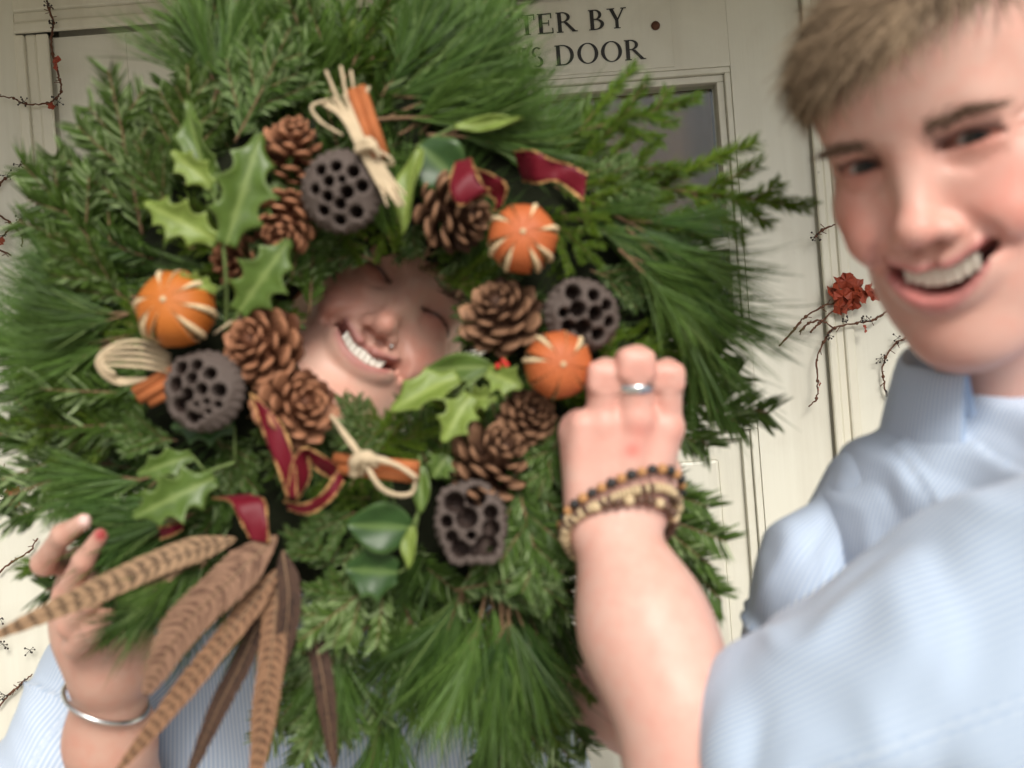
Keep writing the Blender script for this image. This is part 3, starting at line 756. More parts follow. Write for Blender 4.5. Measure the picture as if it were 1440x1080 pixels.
# collar
Nc = P(1440, 545, .668); nax = unit(unit(mo+mB @ np.array([0, -.06, -.1])-nbm)+np.array([0, 0, .8])); c1 = unit(RT-(RT@nax)*nax); c2 = np.cross(nax, c1)
rows = []
for k in range(41):
    a = PI*.5+rad(-24)+(k/40-.5)*2*PI*.86      # gap at the throat, facing the camera
    u = c1*math.cos(a)+c2*math.sin(a); fr_ = 1-abs(k/40-.5)*2; tipn = max(0, (1-fr_)-.55)/.45
    rows.append([Nc+u*.070-nax*.02, Nc+u*.069+nax*(.028-.004*tipn), Nc+u*.072+nax*(.036-.006*tipn), Nc+u*.078+nax*(.030-.006*tipn), Nc+u*(.098+.012*tipn)-nax*(.022+.048*tipn)])
V = np.array(rows).reshape(-1, 3); V = V+np.stack([.0012*wav(V, 90, 1)]*3, 1)
F = [(i*5+j, i*5+j+1, (i+1)*5+j+1, (i+1)*5+j) for i in range(40) for j in range(4)]
c = V.mean(0); me = mesh('collar', V-c, F, M_SHIRT); vattr(me, 'stripe', np.repeat(np.arange(41)*.011, 5), 'FLOAT')
co = obj('collar', me, man, Matrix.Translation(c.tolist())); md = co.modifiers.new('solid', 'SOLIDIFY'); md.thickness = .0015; sm = co.modifiers.new('sub', 'SUBSURF'); sm.levels = 1; sm.render_levels = 2
M_BUTTON = flat('shirt_button', (.5, .58, .68), .3, .5)
for (x, y) in ((1352, 735),):
    ray = unit(P(x, y, 1)-C0); t = (tsV-C0) @ ray; dist = np.linalg.norm(tsV-C0-t[:, None]*ray, axis=1); i = np.argmin(dist+t*.02)
    V, F = tube(np.array([tsV[i], tsV[i]+tsN[i]*.0018]), .0048, 14); wobj('button', V, F, M_BUTTON, man)
# trousers and shoes carry the figure to the ground
def trousers(parent, hip):
    G = Grid(hip-(.28, .25, .9), hip+(.28, .25, .12), .012); G.ell(hip+(0, 0, .0), (.165, .12, .12), .05)
    for s in (-1, 1):
        h = hip+np.array([s*.09, 0, -.05]); G.chain([h, h+(s*.02, 0, -.40), h+(s*.03, .05, -.80)], (.092, .070, .060), .03)
    V, Q = G.nets(); V = relax(V, Q, 3); wobj('trousers', V, Q, M_TROUSER, parent)
    for s in (-1, 1):
        h = hip+np.array([s*.12, .05, 0]); h[2] = .045; G = Grid(h-(.08, .24, .05), h+(.08, .12, .09), .006)
        G.cone(h+(0, .03, 0), h+(s*.03, -.15, -.008), .046, .036, .02); V, Q = G.nets(); V[:, 2] = np.maximum(V[:, 2], .002); wobj('shoe', V, Q, M_SHOE, parent)
trousers(man, hipM)
# ring and bracelets
M_SILVER = flat('silver', (.72, .72, .72), .22, .5, Metallic=1.0)
def torus(c, n, R, r, mat, name, parent, nu=40, nv=10, flat_=1.0):
    n = unit(n); a = unit(np.cross(n, (.3, .2, .9))); b = np.cross(n, a); V = []
    for i in range(nu):
        for j in range(nv):
            u, v = 2*PI*i/nu, 2*PI*j/nv; e = a*math.cos(u)+b*math.sin(u); V.append(c+e*(R+r*math.cos(v))+n*(r*flat_*math.sin(v)))
    F = [(i*nv+j, ((i+1) % nu)*nv+j, ((i+1) % nu)*nv+(j+1) % nv, i*nv+(j+1) % nv) for i in range(nu) for j in range(nv)]
    return wobj(name, V, F, mat, parent)
rc = K[2]+(PIP[2]-K[2])*.62; rg = torus(rc, PIP[2]-K[2], .0123, .0013, M_SILVER, 'ring', man, flat_=2.6); tag(rg, 'plain silver band on the finger')
beadm = [flat('bead_black', (.014, .012, .011), .35, .5), flat('bead_orange_wood', (.42, .21, .08), .5, .4, 200, .3), flat('bead_cream', (.55, .42, .25), .6, .3, 200, .3), flat('bead_brown', (.10, .05, .03), .5, .4, 200, .3)]
bball = [mesh('bead', *ball((0, 0, 0), 1, 12, 8), mm) for mm in beadm]; bdisc = []
for mm in beadm:
    V, F = tube(np.array([(0, 0, -.5), (0, 0, -.35), (0, 0, .35), (0, 0, .5)]), np.array([.8, 1, 1, .8]), 12); bdisc.append(mesh('bead', V, F, mm))
fax = unit(P(926, 912, .642)-WR)
def bracelet(label, px, py, d, tilt, n, seq, size, disc=False, cord=beadm[3]):
    c = P(px, py, d); nrm = unit(fax+tilt); a = unit(RT-(RT@nrm)*nrm); b = np.cross(nrm, a)
    q = aV-c; near = (np.abs(q @ nrm) < .0035) & (np.linalg.norm(q, axis=1) < .06); q = q[near]
    an = np.arctan2(q @ b, q @ a); rr = np.hypot(q @ b, q @ a); nb_ = 36; prof = np.full(nb_, .034)
    for k in range(nb_):
        m_ = np.abs((an-2*PI*k/nb_+PI) % (2*PI)-PI) < .16
        if m_.any(): prof[k] = rr[m_].max()
    for _ in range(2): prof = np.maximum(prof, (np.roll(prof, 1)+np.roll(prof, -1))/2)
    R = lambda u: np.interp((u % (2*PI))*nb_/(2*PI), np.arange(nb_+1), np.append(prof, prof[0]))+size*.75
    pt = lambda u: c+(a*math.cos(u)+b*math.sin(u))*R(u)
    path = np.array([pt(2*PI*i/72) for i in range(73)]); e = wobj('bracelet', *tube(path, .0009, 6), cord, man); tag(e, label)
    L = np.concatenate([[0], np.cumsum(np.linalg.norm(np.diff(path, axis=0), axis=1))]); n = int(L[-1]/(n*size))
    for i in range(n):
        u = np.interp(L[-1]*i/n, L, np.linspace(0, 2*PI, 73)); p = pt(u); tg = unit(pt(u+.02)-pt(u-.02))
        M = Matrix.Translation(p.tolist()) @ Vector(tg.tolist()).to_track_quat('Z', 'Y').to_matrix().to_4x4() @ (Matrix.Diagonal((size*random.uniform(.86, 1.1),)*2+(L[-1]/n*.86, 1)) if disc else Matrix.Scale(size*random.uniform(.92, 1.08), 4))
        obj('bead', (bdisc if disc else bball)[seq[i % len(seq)]], e, M)
bracelet('bead bracelet of alternating black and orange beads', 862, 728, .678, -FW*.45-RT*.02, 2.05, (0, 1), .0034)
bracelet('bracelet of thin cream discs with brown beads', 864, 744, .675, -FW*.45-RT*.05, .85, (2, 2, 2, 2, 2, 2, 2, 3, 2, 3), .0034, True)
bracelet('bracelet of dark brown and cream wooden beads', 858, 752, .676, -FW*.40-RT*.22, 2.0, (3, 3, 2), .0036)

# ================================================================= the woman behind the wreath
wom = thing('person', 'woman smiling with closed eyes through the hole of the wreath', 'person', (P(430, 900, 1.02)[0], 1.02, 0))
wo, wB = face_frame(572, 414, .805, rad(2), rad(-22), rad(-39)); WSC = 1.02
nbw = P(470, 640, .985)
SKW = (.66, .41, .32)
fW, fQ, fC, fT, fV = head(wo, wB, WSC, SKW, (.46, .19, .17), (.0262, -.063, .0085, .0042, 0), True, nbw, fem=True)
hand_lo = None
def w_arm(G):
    wr = P(152, 935, .80); el = P(185, 1200, .90)
    G.cone(wr, P(155, 1040, .83), .0265, .033, .02); G.cone(P(155, 1040, .83), el, .033, .040, .02)
    k = [P(112, 790, .785), P(104, 830, .78), P(108, 868, .782), P(118, 898, .787)]
    for q in k: G.cone(wr, q, .021, .0120, .02)
    G.ell((wr+k[0]+k[3])/3, (.028, .016, .034), .02)
    pp = [P(62, 792, .742), P(92, 838, .738), P(98, 880, .742), P(106, 908, .75)]
    tp = [P(88, 752, .717), P(118, 788, .715), P(128, 846, .722), P(132, 886, .73)]
    te = [P(118, 733, .707), P(141, 754, .706), P(150, 822, .712), P(152, 866, .722)]
    for i in range(4): G.chain([k[i], pp[i], tp[i], te[i]], (.0102, .0090, .0076, .0058), .004)
    G.chain([wr+RT*.018, P(190, 860, .80), P(215, 800, .81), P(228, 760, .812)], (.018, .014, .0115, .009), .012)
lo = np.minimum.reduce([P(40, 1200, .92), P(40, 720, .70)])-.04; hi = np.maximum.reduce([P(270, 700, .84), P(240, 1180, .93)])+.05
lo[1] = .66
wV, wQ, wC = limb_mesh(lo, hi, .0018, w_arm, (.56, .335, .26))
a = .5*np.clip(wav(wV, 70, 5), 0, 1)[:, None]; wC = wC*(1-a)+wC*np.array((1, .80, .76))*a
for (x, y, dd_, col) in ((122, 729, .7, (.80, .62, .58)), (142, 750, .699, (.30, .012, .02))):   # nails
    a = np.clip(1.5*gauss(wV, P(x, y, dd_), .0042), 0, 1)[:, None]; wC = wC*(1-a)+np.array(col)*a
hipW = np.array([P(430, 900, 1.03)[0], 1.03, .90])
def trunk_w(G):
    G.cone(P(300, 800, 1.03), P(640, 800, 1.05), .03, .03, .02); G.cone(P(470, 700, 1.03), hipW, .05, .08, .03)
    for s in (-1, 1):
        h = hipW+np.array([s*.08, 0, -.05]); G.chain([h, h+(s*.02, .0, -.40), h+(s*.02, .04, -.80)], (.07, .05, .032), .03)
        G.cone(h+(s*.02, .04, -.83), h+(s*.05, -.12, -.86), .03, .028, .02)
qV, qQ, qC = limb_mesh(hipW-(.35, .3, .95), hipW+(.35, .25, .62), .012, trunk_w, SKW)
join_body('body', wom, [(fW, fQ, fC), (wV, wQ, wC), (qV, qQ, qC)], M_SKIN)
wobj('teeth', *fT, M_TEETH, wom)
for s in (-1, 1): brow(wo, wB, WSC, s, fV, wom, M_BROW, n=60)
nr = wo+(np.array([.0145, -.047, .014])*WSC) @ wB.T
wobj('nose_stud', *ball(nr, .0017, 10, 8), M_SILVER, wom)
sel = fV[fV[:, 1] > -.05]; N0 = vnormals(fV, fQ)[fV[:, 1] > -.05]
hm = (sel[:, 1] > .060-.75*np.clip(-sel[:, 2]-.05, 0, .2)-.3*np.clip(np.abs(sel[:, 0])-.045, 0, 1)*2) & (sel[:, 2] < -.045); R0, NN = sel[hm], N0[hm]
pick = rng.choice(len(R0), min(len(R0), 4500), replace=False); R0, NN = R0[pick], NN[pick]
dd = np.stack([R0[:, 0]*9, -.4-0*R0[:, 0], -.8+0*R0[:, 0]], 1)+rng.normal(0, .15, R0.shape); dd = dd-(dd*NN).sum(1, keepdims=True)*NN; dd /= np.linalg.norm(dd, axis=1, keepdims=True)
sv, sf, scol = strands(R0+NN*.001, dd, NN, .07, .0012, 5, .1, .06)
hair_obj('hair', wom, [(wo+(sv*WSC) @ wB.T, sf, scol)], M_HAIRD)
G = Grid(P(160, 700, 1.05)-(.12, .2, .75), P(760, 700, 1.05)+(.14, .16, .16), .005)
G.cone(P(300, 790, 1.03), P(470, 735, 1.03), .055, .058, .04); G.cone(P(470, 735, 1.03), P(650, 790, 1.05), .058, .055, .04)
G.cone(P(470, 800, 1.02), hipW, .10, .12, .06); G.cone(P(330, 860, 1.02), hipW+(-.07, 0, .02), .085, .11, .06); G.cone(P(600, 860, 1.04), hipW+(.07, 0, .02), .085, .11, .06)
cloth('shirt', G, M_BLOUSE, wom, lambda V: V[:, 0], [lambda V: .004*ridge(V, RT*.8+UP*.4, 60, .3, 12), lambda V: .003*wav(V, 30, 14)], 3)
slv('sleeve', [P(88, 1078, .93), P(180, 930, .98), P(310, 800, 1.03)], (.060, .062, .060), M_BLOUSE, wom, .004,
    [lambda V: .005*ridge(V, RT*.6+UP*.8, 70, .8, 21), lambda V: .003*wav(V, 45, 22)], .05)
slv('sleeve', [P(760, 1100, 1.06), P(730, 950, 1.07), P(660, 800, 1.06)], (.052, .058, .058), M_BLOUSE, wom, .005, [lambda V: .004*ridge(V, RT*.4+UP*.9, 60, .8, 23)], .03)
bgl = torus(P(150, 982, .808), unit(P(155, 1040, .83)-P(152, 935, .80))+RT*-.25-FW*.25, .0335, .0020, M_SILVER, 'bangle', wom, 48, 12); tag(bgl, 'polished silver bangle on the wrist')
trousers(wom, hipW)

# ================================================================= the wreath
WC = P(545, 490, .765)
wr_ = thing('wreath', 'evergreen wreath trimmed with cones, seed pods, oranges, ribbon and feathers', 'wreath', WC)
def needlemat(name, dark, light, pale, rough=.45):
    m = Mat(name, dark, rough, .18); rnd = m.node('ShaderNodeObjectInfo').outputs['Random']
    sep = m.node('ShaderNodeSeparateColor', {'Color': m.attr('Col')})
    c = m.mix(sep.outputs[0], dark, light)
    wn2 = m.node('ShaderNodeTexWhiteNoise', {'W': rnd}, noise_dimensions='1D').outputs['Value']
    c = m.mix(m.math('MULTIPLY', rnd, .6), c, tuple(x*.35 for x in dark))
    c = m.mix(m.math('MULTIPLY', wn2, .28), c, (light[0]*1.25, light[1]*1.05, light[2]*.6))
    c = m.mix(sep.outputs[1], c, pale)
    m.link(c, 'Base Color'); return m.m
M_FIR = needlemat('fir_needle', (.012, .036, .006), (.088, .160, .030), (.30, .39, .18))
M_PINE = needlemat('pine_needle', (.015, .048, .009), (.092, .175, .036), (.20, .28, .09))
M_SPRUCE = needlemat('spruce_needle', (.017, .050, .004), (.102, .175, .015), (.18, .24, .04))
M_TWIG = flat('twig_bark', (.17, .105, .058), .8, .2, 200, .35, .3)
M_BASE = flat('wreath_moss_gap_shade', (.010, .012, .006), .95, .1, 40, .6, .8)  # moss painted near-black: deep shade between sprigs put into its colour
def needles(bases, dirs, side, L, W, bend, pale, seed):
    r = np.random.default_rng(seed); n = len(bases); V = np.zeros((n, 4, 2, 3)); t = (0, .4, .75, 1.0); ww = (.75, 1, .85, .12)
    C = np.zeros((n, 4, 2, 3)); c0 = r.uniform(0, 1, n); pl = (r.random(n) < pale)*r.uniform(.2, .8, n)
    for i in range(4):
        p = bases+dirs*(L*t[i])[:, None]+bend*(L*t[i]**2)[:, None]; w = (W*ww[i]/2)
        V[:, i, 0] = p-side*w[:, None] if np.ndim(w) else p-side*w; V[:, i, 1] = p+side*w[:, None] if np.ndim(w) else p+side*w
        C[:, i, :, 0] = np.clip(c0*.8+.25*t[i], 0, 1)[:, None]; C[:, i, :, 1] = pl[:, None]
    idx = np.arange(n*8).reshape(n, 4, 2)
    F = np.stack([idx[:, :-1, 0], idx[:, :-1, 1], idx[:, 1:, 1], idx[:, 1:, 0]], -1).reshape(-1, 4)
    return V.reshape(-1, 3), F, C.reshape(-1, 3)
def nrm_rows(a): return a/(np.linalg.norm(a, axis=1, keepdims=True)+1e-9)
def sprig(kind, seed):
    """local: grows along +y, faces +z"""
    r = np.random.default_rng(seed); tw = []; B, D, S, LL, BE = [], [], [], [], []
    L = {'fir': .17, 'pine': .10, 'spruce': .17}[kind]
    cx, cz = r.uniform(-.12, .12)*L, r.uniform(-.10, .14)*L
    main = np.array([(cx*t*t, L*t, cz*t*t) for t in np.linspace(0, 1, 14)]); br = [(main, 1.0)]
    nb = {'fir': 6, 'pine': 2, 'spruce': 5}[kind]
    for i in range(nb):
        s = 1 if i % 2 else -1; t0 = .15+.65*(i+r.uniform(0, .6))/nb; p0 = main[int(t0*13)]
        ang = rad(r.uniform(32, 52)) if kind != 'pine' else rad(r.uniform(12, 30)); l = L*(1-t0)*r.uniform(.55, .85)
        d = np.array([s*math.sin(ang), math.cos(ang), r.uniform(-.15, .3)])
        br.append((np.array([p0+d*l*u+np.array([0, .12*l*u*u, -.05*l*u*u]) for u in np.linspace(0, 1, 8)]), .7))
    for path, k in br:
        tw.append(tube(path, [.0022*k, .0010*k], 6)); T = np.gradient(path, axis=0); seg = np.linalg.norm(np.diff(path, axis=0), axis=1).sum()
        dens = {'fir': 1750, 'pine': 1500, 'spruce': 2300}[kind]; n = int(seg*dens)
        u = r.uniform(.05 if kind != 'pine' else .35, 1, n)*(len(path)-1); i0 = np.minimum(u.astype(int), len(path)-2); f = (u-i0)[:, None]
        p = path[i0]*(1-f)+path[i0+1]*f; t = nrm_rows(T[i0]); z = np.tile((0, 0, 1.0), (n, 1)); x = nrm_rows(np.cross(t, z)); z = np.cross(x, t)
        if kind == 'fir':
            sg = np.where(r.random(n) < .5, -1, 1); up = r.uniform(-.15, .75, n); fw = r.uniform(.45, .9, n)
            d = x*(sg*(1-.5*np.maximum(up, 0)))[:, None]+z*up[:, None]+t*fw[:, None]; l = r.uniform(.016, .026, n)*np.where(k < 1, .9, 1)
            b = t*.22-z*.08; w = .0024
        elif kind == 'spruce':
            a = r.uniform(0, 2*PI, n); d = x*np.cos(a)[:, None]+z*np.sin(a)[:, None]*.8+t*r.uniform(.6, 1.2, n)[:, None]; l = r.uniform(.011, .017, n); b = t*.25; w = .0016
        else:
            a = r.uniform(0, 2*PI, n); sp = r.uniform(.05, .42, n)[:, None]; d = t+(x*np.cos(a)[:, None]+z*np.sin(a)[:, None]*.8)*sp; l = r.uniform(.070, .115, n)
            b = r.normal(0, .09, (n, 3))+np.array([r.normal(0, .08), 0, -.06]); w = .00125
        d = nrm_rows(d); rr = r.normal(0, 1, (n, 3)); sd = nrm_rows(np.cross(d, z+.55*rr))
        B.append(p); D.append(d); S.append(sd); LL.append(l); BE.append(np.broadcast_to(b, (n, 3))); W = w
    V, F, C = needles(np.concatenate(B), np.concatenate(D), np.concatenate(S), np.concatenate(LL), W, np.concatenate(BE), (.42 if kind == 'fir' and seed % 7 in (1, 4) else {'fir': .14, 'pine': .06, 'spruce': .05}[kind]), seed)
    me = mesh('needles', V, F, {'fir': M_FIR, 'pine': M_PINE, 'spruce': M_SPRUCE}[kind], smooth=False); vattr(me, 'Col', C)
    return mesh('twig', *join(tw), M_TWIG), me
SPR = {k: [sprig(k, 100*i+j) for j in range(7 if k != 'spruce' else 4)] for i, k in enumerate(('fir', 'pine', 'spruce'))}
REACH = {'fir': .178, 'pine': .195, 'spruce': .180}
def place_sprig(kind, base, tip, spin=0.0, wide=1.0):
    base = np.asarray(base, float); tip = np.asarray(tip, float); y = unit(tip-base); z = unit(-FW-((-FW)@y)*y); x = np.cross(y, z)
    z2 = z*math.cos(spin)+x*math.sin(spin); x2 = np.cross(y, z2); sc = np.linalg.norm(tip-base)/REACH[kind]
    M = Matrix([[x2[i]*sc*wide, y[i]*sc, z2[i]*sc*wide, base[i]] for i in range(3)]+[[0, 0, 0, 1]])
    tw, nd = random.choice(SPR[kind]); o = obj(kind+'_sprig', tw, wr_, M); n = obj('needles', nd, o, M); n['kind'] = 'stuff'
    return o
# twig and moss base ring, widened and near-black to stand for shaded gaps
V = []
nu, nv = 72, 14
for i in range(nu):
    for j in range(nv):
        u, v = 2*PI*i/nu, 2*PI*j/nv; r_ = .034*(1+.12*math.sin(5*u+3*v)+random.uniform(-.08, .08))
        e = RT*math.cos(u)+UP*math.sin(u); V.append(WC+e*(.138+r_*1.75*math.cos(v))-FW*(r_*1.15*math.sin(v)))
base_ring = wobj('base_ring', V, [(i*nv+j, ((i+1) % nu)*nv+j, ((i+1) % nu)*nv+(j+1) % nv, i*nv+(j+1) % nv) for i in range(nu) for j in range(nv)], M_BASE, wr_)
# outline of the greenery as read off the photograph: angle -> reach in pixels about the centre
CX, CY = 545, 490
OUT = [(0, 520), (12, 505), (20, 450), (27, 395), (33, 480), (40, 535), (49, 515), (57, 470), (63, 455), (66, 490), (69, 530), (80, 550), (100, 560), (115, 570), (126, 560), (132, 440), (137, 550), (144, 410), (150, 580), (158, 500), (167, 560), (176, 585),
       (186, 570), (194, 580), (199, 480), (206, 570), (215, 600), (225, 590), (233, 520), (240, 400), (250, 420), (258, 640), (270, 690), (285, 700), (296, 670), (303, 480), (312, 560), (319, 590), (326, 500), (335, 440), (346, 500), (355, 520), (360, 520)]
OA, OR = [a for a, _ in OUT], [b for _, b in OUT]
def polar(th, r, d): return P(CX+r*math.cos(rad(th)), CY-r*math.sin(rad(th)), d)
def pick_kind(th):
    th %= 360
    if 22 < th < 50: w = (.2, .2, .6)
    elif 50 <= th < 100: w = (.35, .55, .10)
    elif 100 <= th < 165: w = (.75, .2, .05)
    elif 165 <= th < 235: w = (.35, .50, .15)
    elif 235 <= th < 300: w = (.35, .50, .15)
    elif 300 <= th < 335: w = (.5, .2, .3)
    else: w = (.15, .65, .2)
    return random.choices(('fir', 'pine', 'spruce'), w)[0]
def layer(n, d0, d1, f_tip, len_px, swirl, skip=lambda th: False):
    for i in range(n):
        th = 360*(i+random.uniform(-.4, .4))/n
        if skip(th % 360): continue
        R = np.interp(th % 360, OA, OR)*random.uniform(*f_tip); l = random.uniform(*len_px); sw = random.uniform(-swirl, swirl)
        rb = max(120, R-l*math.cos(sw)); tip = (CX+R*math.cos(rad(th)), CY-R*math.sin(rad(th)))
        th2 = th-math.degrees(l*math.sin(sw)/max(rb, 150)); b = polar(th2, rb, d0+random.uniform(-.012, .012)); k = pick_kind(th)
        place_sprig(k, b, P(*tip, d1+random.uniform(-.02, .02)), random.uniform(-.6, .6), 1.0)
shirt_gap = lambda th: 238 < th < 256
layer(54, .775, .800, (.80, 1.07), (240, 330), .40, shirt_gap)
layer(50, .758, .765, (.66, .96), (220, 300), .5, shirt_gap)
layer(26, .742, .730, (.50, .74), (170, 240), .7)
layer(8, .726, .715, (.36, .54), (130, 180), .9)
for i in range(30):        # short tips reaching into the hole
    th = 360*(i+random.uniform(-.4, .4))/30
    if 200 < th < 262 and random.random() < .6: continue
    b = polar(th+random.uniform(-12, 12), random.uniform(190, 225), .735); place_sprig(random.choice(('fir', 'fir', 'spruce')), b, polar(th, random.uniform(118, 140), .745), random.uniform(-.8, .8), 1.1)
# sprigs that can be told apart
KEY = [('spruce', (900, 262), (1147, 290), .745, .735), ('spruce', (800, 190), (985, 135), .73, .74), ('spruce', (780, 250), (965, 215), .73, .73), ('spruce', (820, 300), (1010, 320), .735, .74),
       ('fir', (200, 330), (160, 95), .745, .735), ('fir', (190, 420), (35, 205), .75, .74), ('fir', (260, 260), (280, 85), .73, .72), ('fir', (190, 430), (60, 330), .73, .71), ('fir', (240, 300), (190, 190), .72, .71), ('fir', (330, 200), (420, 40), .73, .73),
       ('pine', (500, 160), (740, 60), .72, .715), ('pine', (520, 170), (790, 130), .715, .71), ('pine', (540, 140), (640, -40), .74, .74), ('pine', (600, 190), (840, 190), .715, .715), ('pine', (330, 160), (215, -30), .75, .76), ('pine', (300, 150), (330, -40), .75, .76),
       ('pine', (880, 320), (1070, 500), .72, .73), ('pine', (860, 300), (1060, 400), .72, .72), ('pine', (900, 360), (1080, 590), .73, .745), ('pine', (870, 350), (1010, 480), .715, .715),
       ('pine', (690, 800), (640, 1070), .715, .72), ('pine', (700, 820), (740, 1090), .715, .72), ('pine', (670, 790), (560, 1000), .72, .73), ('pine', (720, 820), (690, 1060), .71, .71),
       ('pine', (200, 420), (-10, 390), .73, .73), ('pine', (190, 470), (-10, 520), .73, .73), ('pine', (200, 440), (10, 450), .72, .715), ('pine', (260, 690), (60, 760), .72, .71), ('pine', (280, 720), (110, 770), .715, .705), ('pine', (250, 660), (20, 720), .73, .72),
       ('pine', (290, 790), (150, 940), .72, .70), ('pine', (310, 800), (210, 930), .72, .705), ('spruce', (200, 600), (-10, 615), .74, .74), ('fir', (560, 790), (420, 910), .71, .70), ('fir', (720, 640), (760, 860), .70, .69), ('fir', (800, 580), (745, 700), .70, .69), ('fir', (640, 830), (800, 800), .705, .70),
       ('fir', (850, 640), (1000, 870), .75, .74), ('fir', (860, 680), (985, 790), .75, .74), ('spruce', (760, 900), (790, 1050), .76, .77), ('fir', (470, 950), (430, 1070), .73, .73), ('fir', (500, 720), (420, 760), .705, .70), ('fir', (520, 660), (470, 560), .71, .72), ('spruce', (780, 262), (905, 318), .725, .72), ('spruce', (760, 300), (860, 370), .72, .715), ('fir', (800, 250), (920, 262), .73, .725), ('pine', (790, 300), (960, 350), .725, .72), ('fir', (830, 380), (930, 420), .73, .725), ('spruce', (840, 500), (960, 490), .74, .735), ('fir', (250, 620), (150, 600), .72, .715), ('fir', (300, 610), (360, 700), .72, .715), ('spruce', (230, 480), (140, 440), .725, .72), ('fir', (710, 640), (590, 555), .74, .75), ('spruce', (690, 600), (580, 580), .745, .755), ('fir', (660, 640), (610, 540), .735, .75), ('fir', (730, 410), (640, 480), .735, .745), ('spruce', (700, 500), (650, 440), .74, .75), ('spruce', (560, 650), (520, 560), .71, .72), ('fir', (600, 650), (560, 558), .71, .72), ('pine', (330, 780), (260, 900), .70, .665), ('pine', (300, 760), (180, 880), .70, .67), ('pine', (590, 190), (742, 20), .73, .73), ('pine', (620, 150), (725, -40), .735, .735), ('pine', (560, 190), (720, 100), .72, .72), ('spruce', (720, 620), (580, 566), .725, .72), ('fir', (690, 560), (600, 520), .73, .735), ('fir', (640, 690), (610, 575), .72, .725), ('fir', (470, 790), (400, 740), .71, .70), ('spruce', (520, 700), (440, 700), .71, .70), ('fir', (520, 840), (430, 830), .71, .70), ('fir', (560, 600), (470, 620), .71, .705), ('spruce', (500, 640), (620, 600), .71, .705), ('fir', (520, 880), (400, 960), .72, .715), ('pine', (480, 860), (440, 1060), .72, .72)]
for k, b, t, d0, d1 in KEY: place_sprig(k, P(*b, d0), P(*t, d1), random.uniform(-.3, .3), 1.15 if k == 'pine' else 1.0)

def frame_at(px, py, d, face, up=(0, 1), scale=1.0):
    """matrix with local +z along `face` given as (right, up, toward viewer)"""
    z = unit(RT*face[0]+UP*face[1]-FW*face[2]); u = RT*up[0]+UP*up[1]; y = unit(u-(u@z)*z); x = np.cross(y, z); o = P(px, py, d)
    return Matrix([[x[i]*scale, y[i]*scale, z[i]*scale, o[i]] for i in range(3)]+[[0, 0, 0, 1]])
# ---- pine cones
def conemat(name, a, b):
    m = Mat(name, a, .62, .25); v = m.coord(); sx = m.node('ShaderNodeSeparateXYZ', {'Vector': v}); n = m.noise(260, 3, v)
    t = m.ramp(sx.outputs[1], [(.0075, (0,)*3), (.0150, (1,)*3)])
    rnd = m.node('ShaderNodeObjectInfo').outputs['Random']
    c = m.mix(t, tuple(x*.35 for x in a), b); c = m.mix(m.math('MULTIPLY', n, .5), c, a); c = m.mix(m.math('MULTIPLY', rnd, .3), c, tuple(x*.6 for x in a))  # paler tips; bases darkened to paint the shaded gaps between scales
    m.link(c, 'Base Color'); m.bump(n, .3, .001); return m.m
M_CONE1 = conemat('cone_red_brown', (.20, .075, .036), (.50, .235, .125)); M_CONE2 = conemat('cone_dark_brown', (.10, .046, .025), (.38, .205, .115))
def scale_mesh(mat):
    """one woody scale: grows along +y from the core, thick rounded lip"""
    prof = [(0, .0018, .0009), (.005, .0025, .0010), (.009, .0042, .0014), (.0125, .0054, .0022), (.0148, .0047, .0032), (.0162, .0026, .0024)]
    V, F = [], []
    for (y, w, th) in prof:
        z = 14*y*y*1.4
        for u in (-1, -.5, 0, .5, 1): V.append((u*w, y-abs(u)*abs(u)*.0012, z+th*.5*(1-.6*u*u)-.0008*abs(u)))
        for u in (1, .5, 0, -.5, -1): V.append((u*w, y-abs(u)*abs(u)*.0012, z-th*.5*(1-.6*u*u)-.0008*abs(u)))
    for i in range(len(prof)-1):
        for k in range(10): F.append((i*10+k, i*10+(k+1) % 10, (i+1)*10+(k+1) % 10, (i+1)*10+k))
    F.append(tuple(range(50, 60)))
    return mesh('scale', V, F, mat)
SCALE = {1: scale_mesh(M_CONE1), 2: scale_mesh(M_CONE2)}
def pine_cone(px, py, d, face, size_px, var, label=None):
    size = size_px/FPX*d/.055; M = frame_at(px, py, d, face, scale=size) @ Matrix.Diagonal((random.uniform(.92, 1.06), random.uniform(.94, 1.06), random.uniform(.85, 1.25), 1)) @ Matrix.Rotation(random.uniform(0, 6), 4, 'Z')
    core_parts = [ball((0, 0, 0), (.009, .009, .024), 8, 6)]; tf = []
    n = 46
    for i in range(n):
        t = (i+.5)/n; z = -.019+.040*t; r = .009*math.sin(PI*(.18+.78*t))**.6*.75; a = i*2.39996
        el = rad(-16+random.uniform(-7, 7)+70*t**1.3); s = (.80+.38*math.sin(PI*min(1, t*1.15+.12)))*(1-.42*t**3)*random.uniform(.92, 1.08)*1.22
        L = Matrix.Translation((math.cos(a)*r, math.sin(a)*r, z)) @ Matrix.Rotation(a-PI/2, 4, 'Z') @ Matrix.Rotation(el, 4, 'X') @ Matrix.Rotation(random.uniform(-.15, .15), 4, 'Y') @ Matrix.Scale(s, 4)
        tip = M @ (L @ Vector((0, .015, .003))); tf.append((L, np.array(tip)[1]))
    tf.sort(key=lambda q: q[1]); me = SCALE[var]; sv_ = [v.co.copy() for v in me.vertices]; sf_ = [tuple(p.vertices) for p in me.polygons]
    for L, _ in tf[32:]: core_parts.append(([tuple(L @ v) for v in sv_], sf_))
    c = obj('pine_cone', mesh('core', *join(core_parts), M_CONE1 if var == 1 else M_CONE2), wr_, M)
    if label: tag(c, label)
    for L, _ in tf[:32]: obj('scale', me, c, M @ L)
pine_cone(412, 212, .700, (.25, .80, .55), 92, 1)
pine_cone(402, 312, .698, (-.1, -.55, .8), 90, 1)
